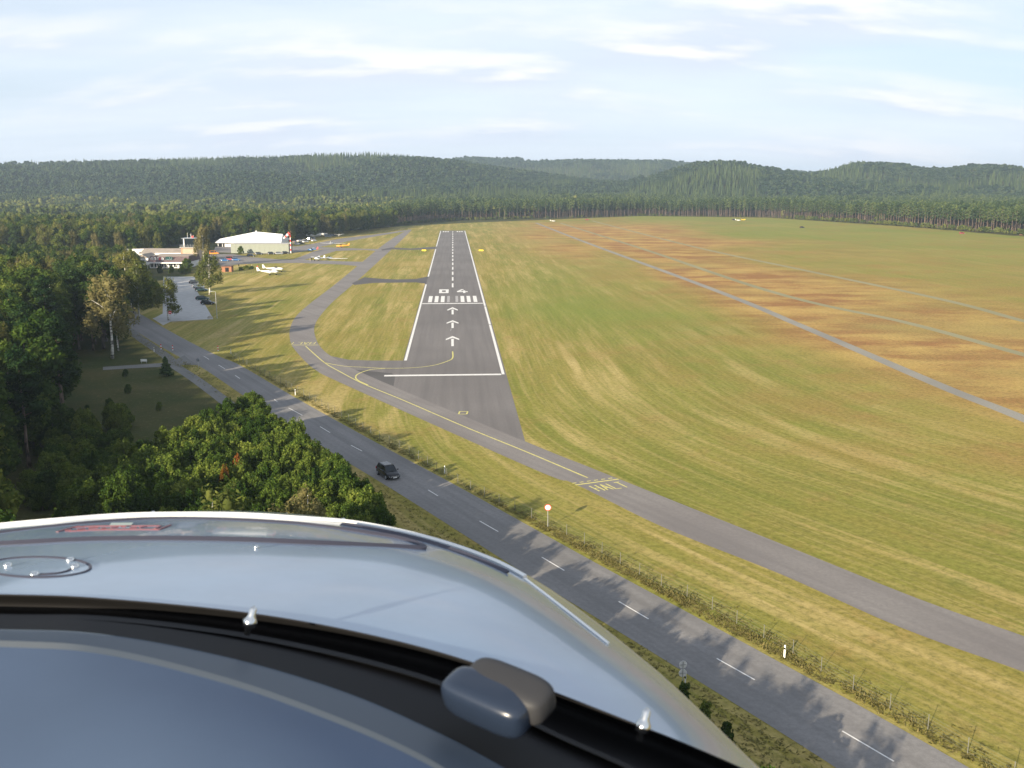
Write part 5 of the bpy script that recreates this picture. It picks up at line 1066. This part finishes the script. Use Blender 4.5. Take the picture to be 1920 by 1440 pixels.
for px, pb, pt, lb in ((407, 597, 547, 'thin grey lamp post at the corner of the car park'),):
    g = G(px, pb); zt = px_h(g, pt); root = empty('lamp_post', (g.x, g.y, 0), 0, lb, 'lamp post'); MB().tube([(0, 0, 0), (0, 0, zt), (-.8, 0, zt+.15)], [.1, .07, .05], 8).build('pole', M['steel'], root); MB().box((-1.1, 0, zt+.12), (.7, .25, .12)).build('lamp_head', M['silver'], root)
g = G(394, 597); o = MB().loft([[Vector((k*.8*math.cos(a), k*.5*math.sin(a), z)) for a in np.linspace(0, 6.283, 9)[:-1]] for z, k in ((0, 1), (.4, .95), (.7, .6), (.78, .2))]).build('pale_boulder', M['conc'], None, (g.x, g.y, 0)); tag(o, 'pale boulder at the near right corner of the car park', 'boulder')
# wire fence
FP = [(436, 668), (480, 695), (560, 737), (640, 782), (700, 817), (770, 852), (850, 902), (930, 942), (1027, 986), (1100, 1022), (1225, 1092), (1310, 1130), (1400, 1180), (1490, 1228), (1570, 1278), (1660, 1325), (1740, 1370), (1810, 1412), (1890, 1455), (2000, 1510)]
fl_ = smooth_line([G(*q) for q in FP], 10); dist = [0]
for a, b_ in zip(fl_[:-1], fl_[1:]): dist.append(dist[-1]+(b_-a).length)
def f_at(s): return Vector((np.interp(s, dist, [p.x for p in fl_]), np.interp(s, dist, [p.y for p in fl_]), 0))
FN = empty('wire_fence', f_at(0), 0, 'thin wire fence with slender posts between road verge and airfield', 'fence'); o0 = f_at(0)
pm = MB().tube([(0, 0, 0), (0, 0, 1.2)], .028, 6).mesh('post', M['post']); s = 0
while s < dist[-1]: p = f_at(s)-o0; link('post', pm, FN, p); s += 3.1
for z in (.15, .4, .65, .9, 1.15):
    mb = MB(); pts_ = [f_at(q)-o0+Vector((0, 0, z)) for q in np.arange(0, dist[-1], 3.1)]; mb.tube(pts_, .007, 3, False); mb.build('wire', M['fence'], FN)
# rough grass along both verges
r_ = np.random.default_rng(5); V = []; Q = []; A = []; cnt = 0
def tuft(x, y, h, n=5):
    global cnt
    for _ in range(n):
        a = r_.uniform(0, 6.28); w = r_.uniform(.03, .09); l = r_.uniform(.1, .35); hh = h*r_.uniform(.6, 1.2); x0, y0 = x+r_.normal(0, .15), y+r_.normal(0, .15); ca, sa = math.cos(a), math.sin(a)
        V.extend([(x0-sa*w, y0+ca*w, 0), (x0+sa*w, y0-ca*w, 0), (x0+sa*w*.3+ca*l, y0-ca*w*.3+sa*l, hh), (x0-sa*w*.3+ca*l, y0+ca*w*.3+sa*l, hh)]); Q.append([cnt, cnt+1, cnt+2, cnt+3]); cnt += 4; A.extend([np.clip(r_.normal(.5, .25), 0, 1)]*4)
for k in range(6000):
    s = r_.uniform(0, dist[-1])**1.0; s = dist[-1]-(dist[-1]-s)*r_.uniform(.25, 1) if r_.random() < .6 else s; p = f_at(s); off = r_.normal(-1.2, 1.1); c1 = Vector((-.856, -.517, 0)); p = p+Vector((.856, .517, 0))*off
    if p.x-road_x(p.y)+0 < 4.6/.856*1.0-.4: continue
    clump = .5+.5*math.sin(s*.9)*math.sin(s*.37+1); tuft(p.x, p.y, (.05+.13*clump)*(1 if off < .3 else .7))
for k in range(2600):
    i = r_.integers(0, len(road_c)-1); p = road_c[i].lerp(road_c[i+1], r_.random()); 
    if p.y < 30: continue
    off = r_.uniform(4.0, 7.5)*(-1); p = p+Vector((.856, .517, 0))*off; tuft(p.x, p.y, .10, 3)
me = fastmesh('verge_grass', np.array(V), np.array(Q)); me.materials.append(M['grassb']); at_ = me.attributes.new('lv', 'FLOAT', 'POINT'); at_.data.foreach_set('value', np.array(A, np.float32)); tag(link('verge_grass', me), kind='stuff')
# weeds poking up beside the cowl
for px, py, hh, lb in ((1282, 1318, 1.6, 'slender sunlit sapling just below the double round sign'), (1322, 1352, 1.5, 'leafy sapling beside the edge of the cowling, upper one'), (1362, 1388, 1.4, 'leafy sapling beside the edge of the cowling, lower one')):
    g = G(px, py); plant('oak_bush', g.x, g.y, hh, lb, wide=.9)

# ---------------------------------------------------------------- air
hb = MB(); hb.box((0, 2800, 74.5), (9400, 6900, 151)).build('haze', [], None); hz_o = bpy.data.objects['haze']; tag(hz_o, kind='stuff')
hm = bpy.data.materials.new('haze'); hm.use_nodes = True; t = hm.node_tree; t.nodes.clear(); pv = N(t, 'ShaderNodeVolumePrincipled'); pv.inputs['Color'].default_value = (.66, .83, 1, 1); pv.inputs['Density'].default_value = .00014; pv.inputs['Anisotropy'].default_value = .2
oo = N(t, 'ShaderNodeOutputMaterial'); L(t, pv.outputs[0], oo.inputs['Volume']); hz_o.data.materials.append(hm)
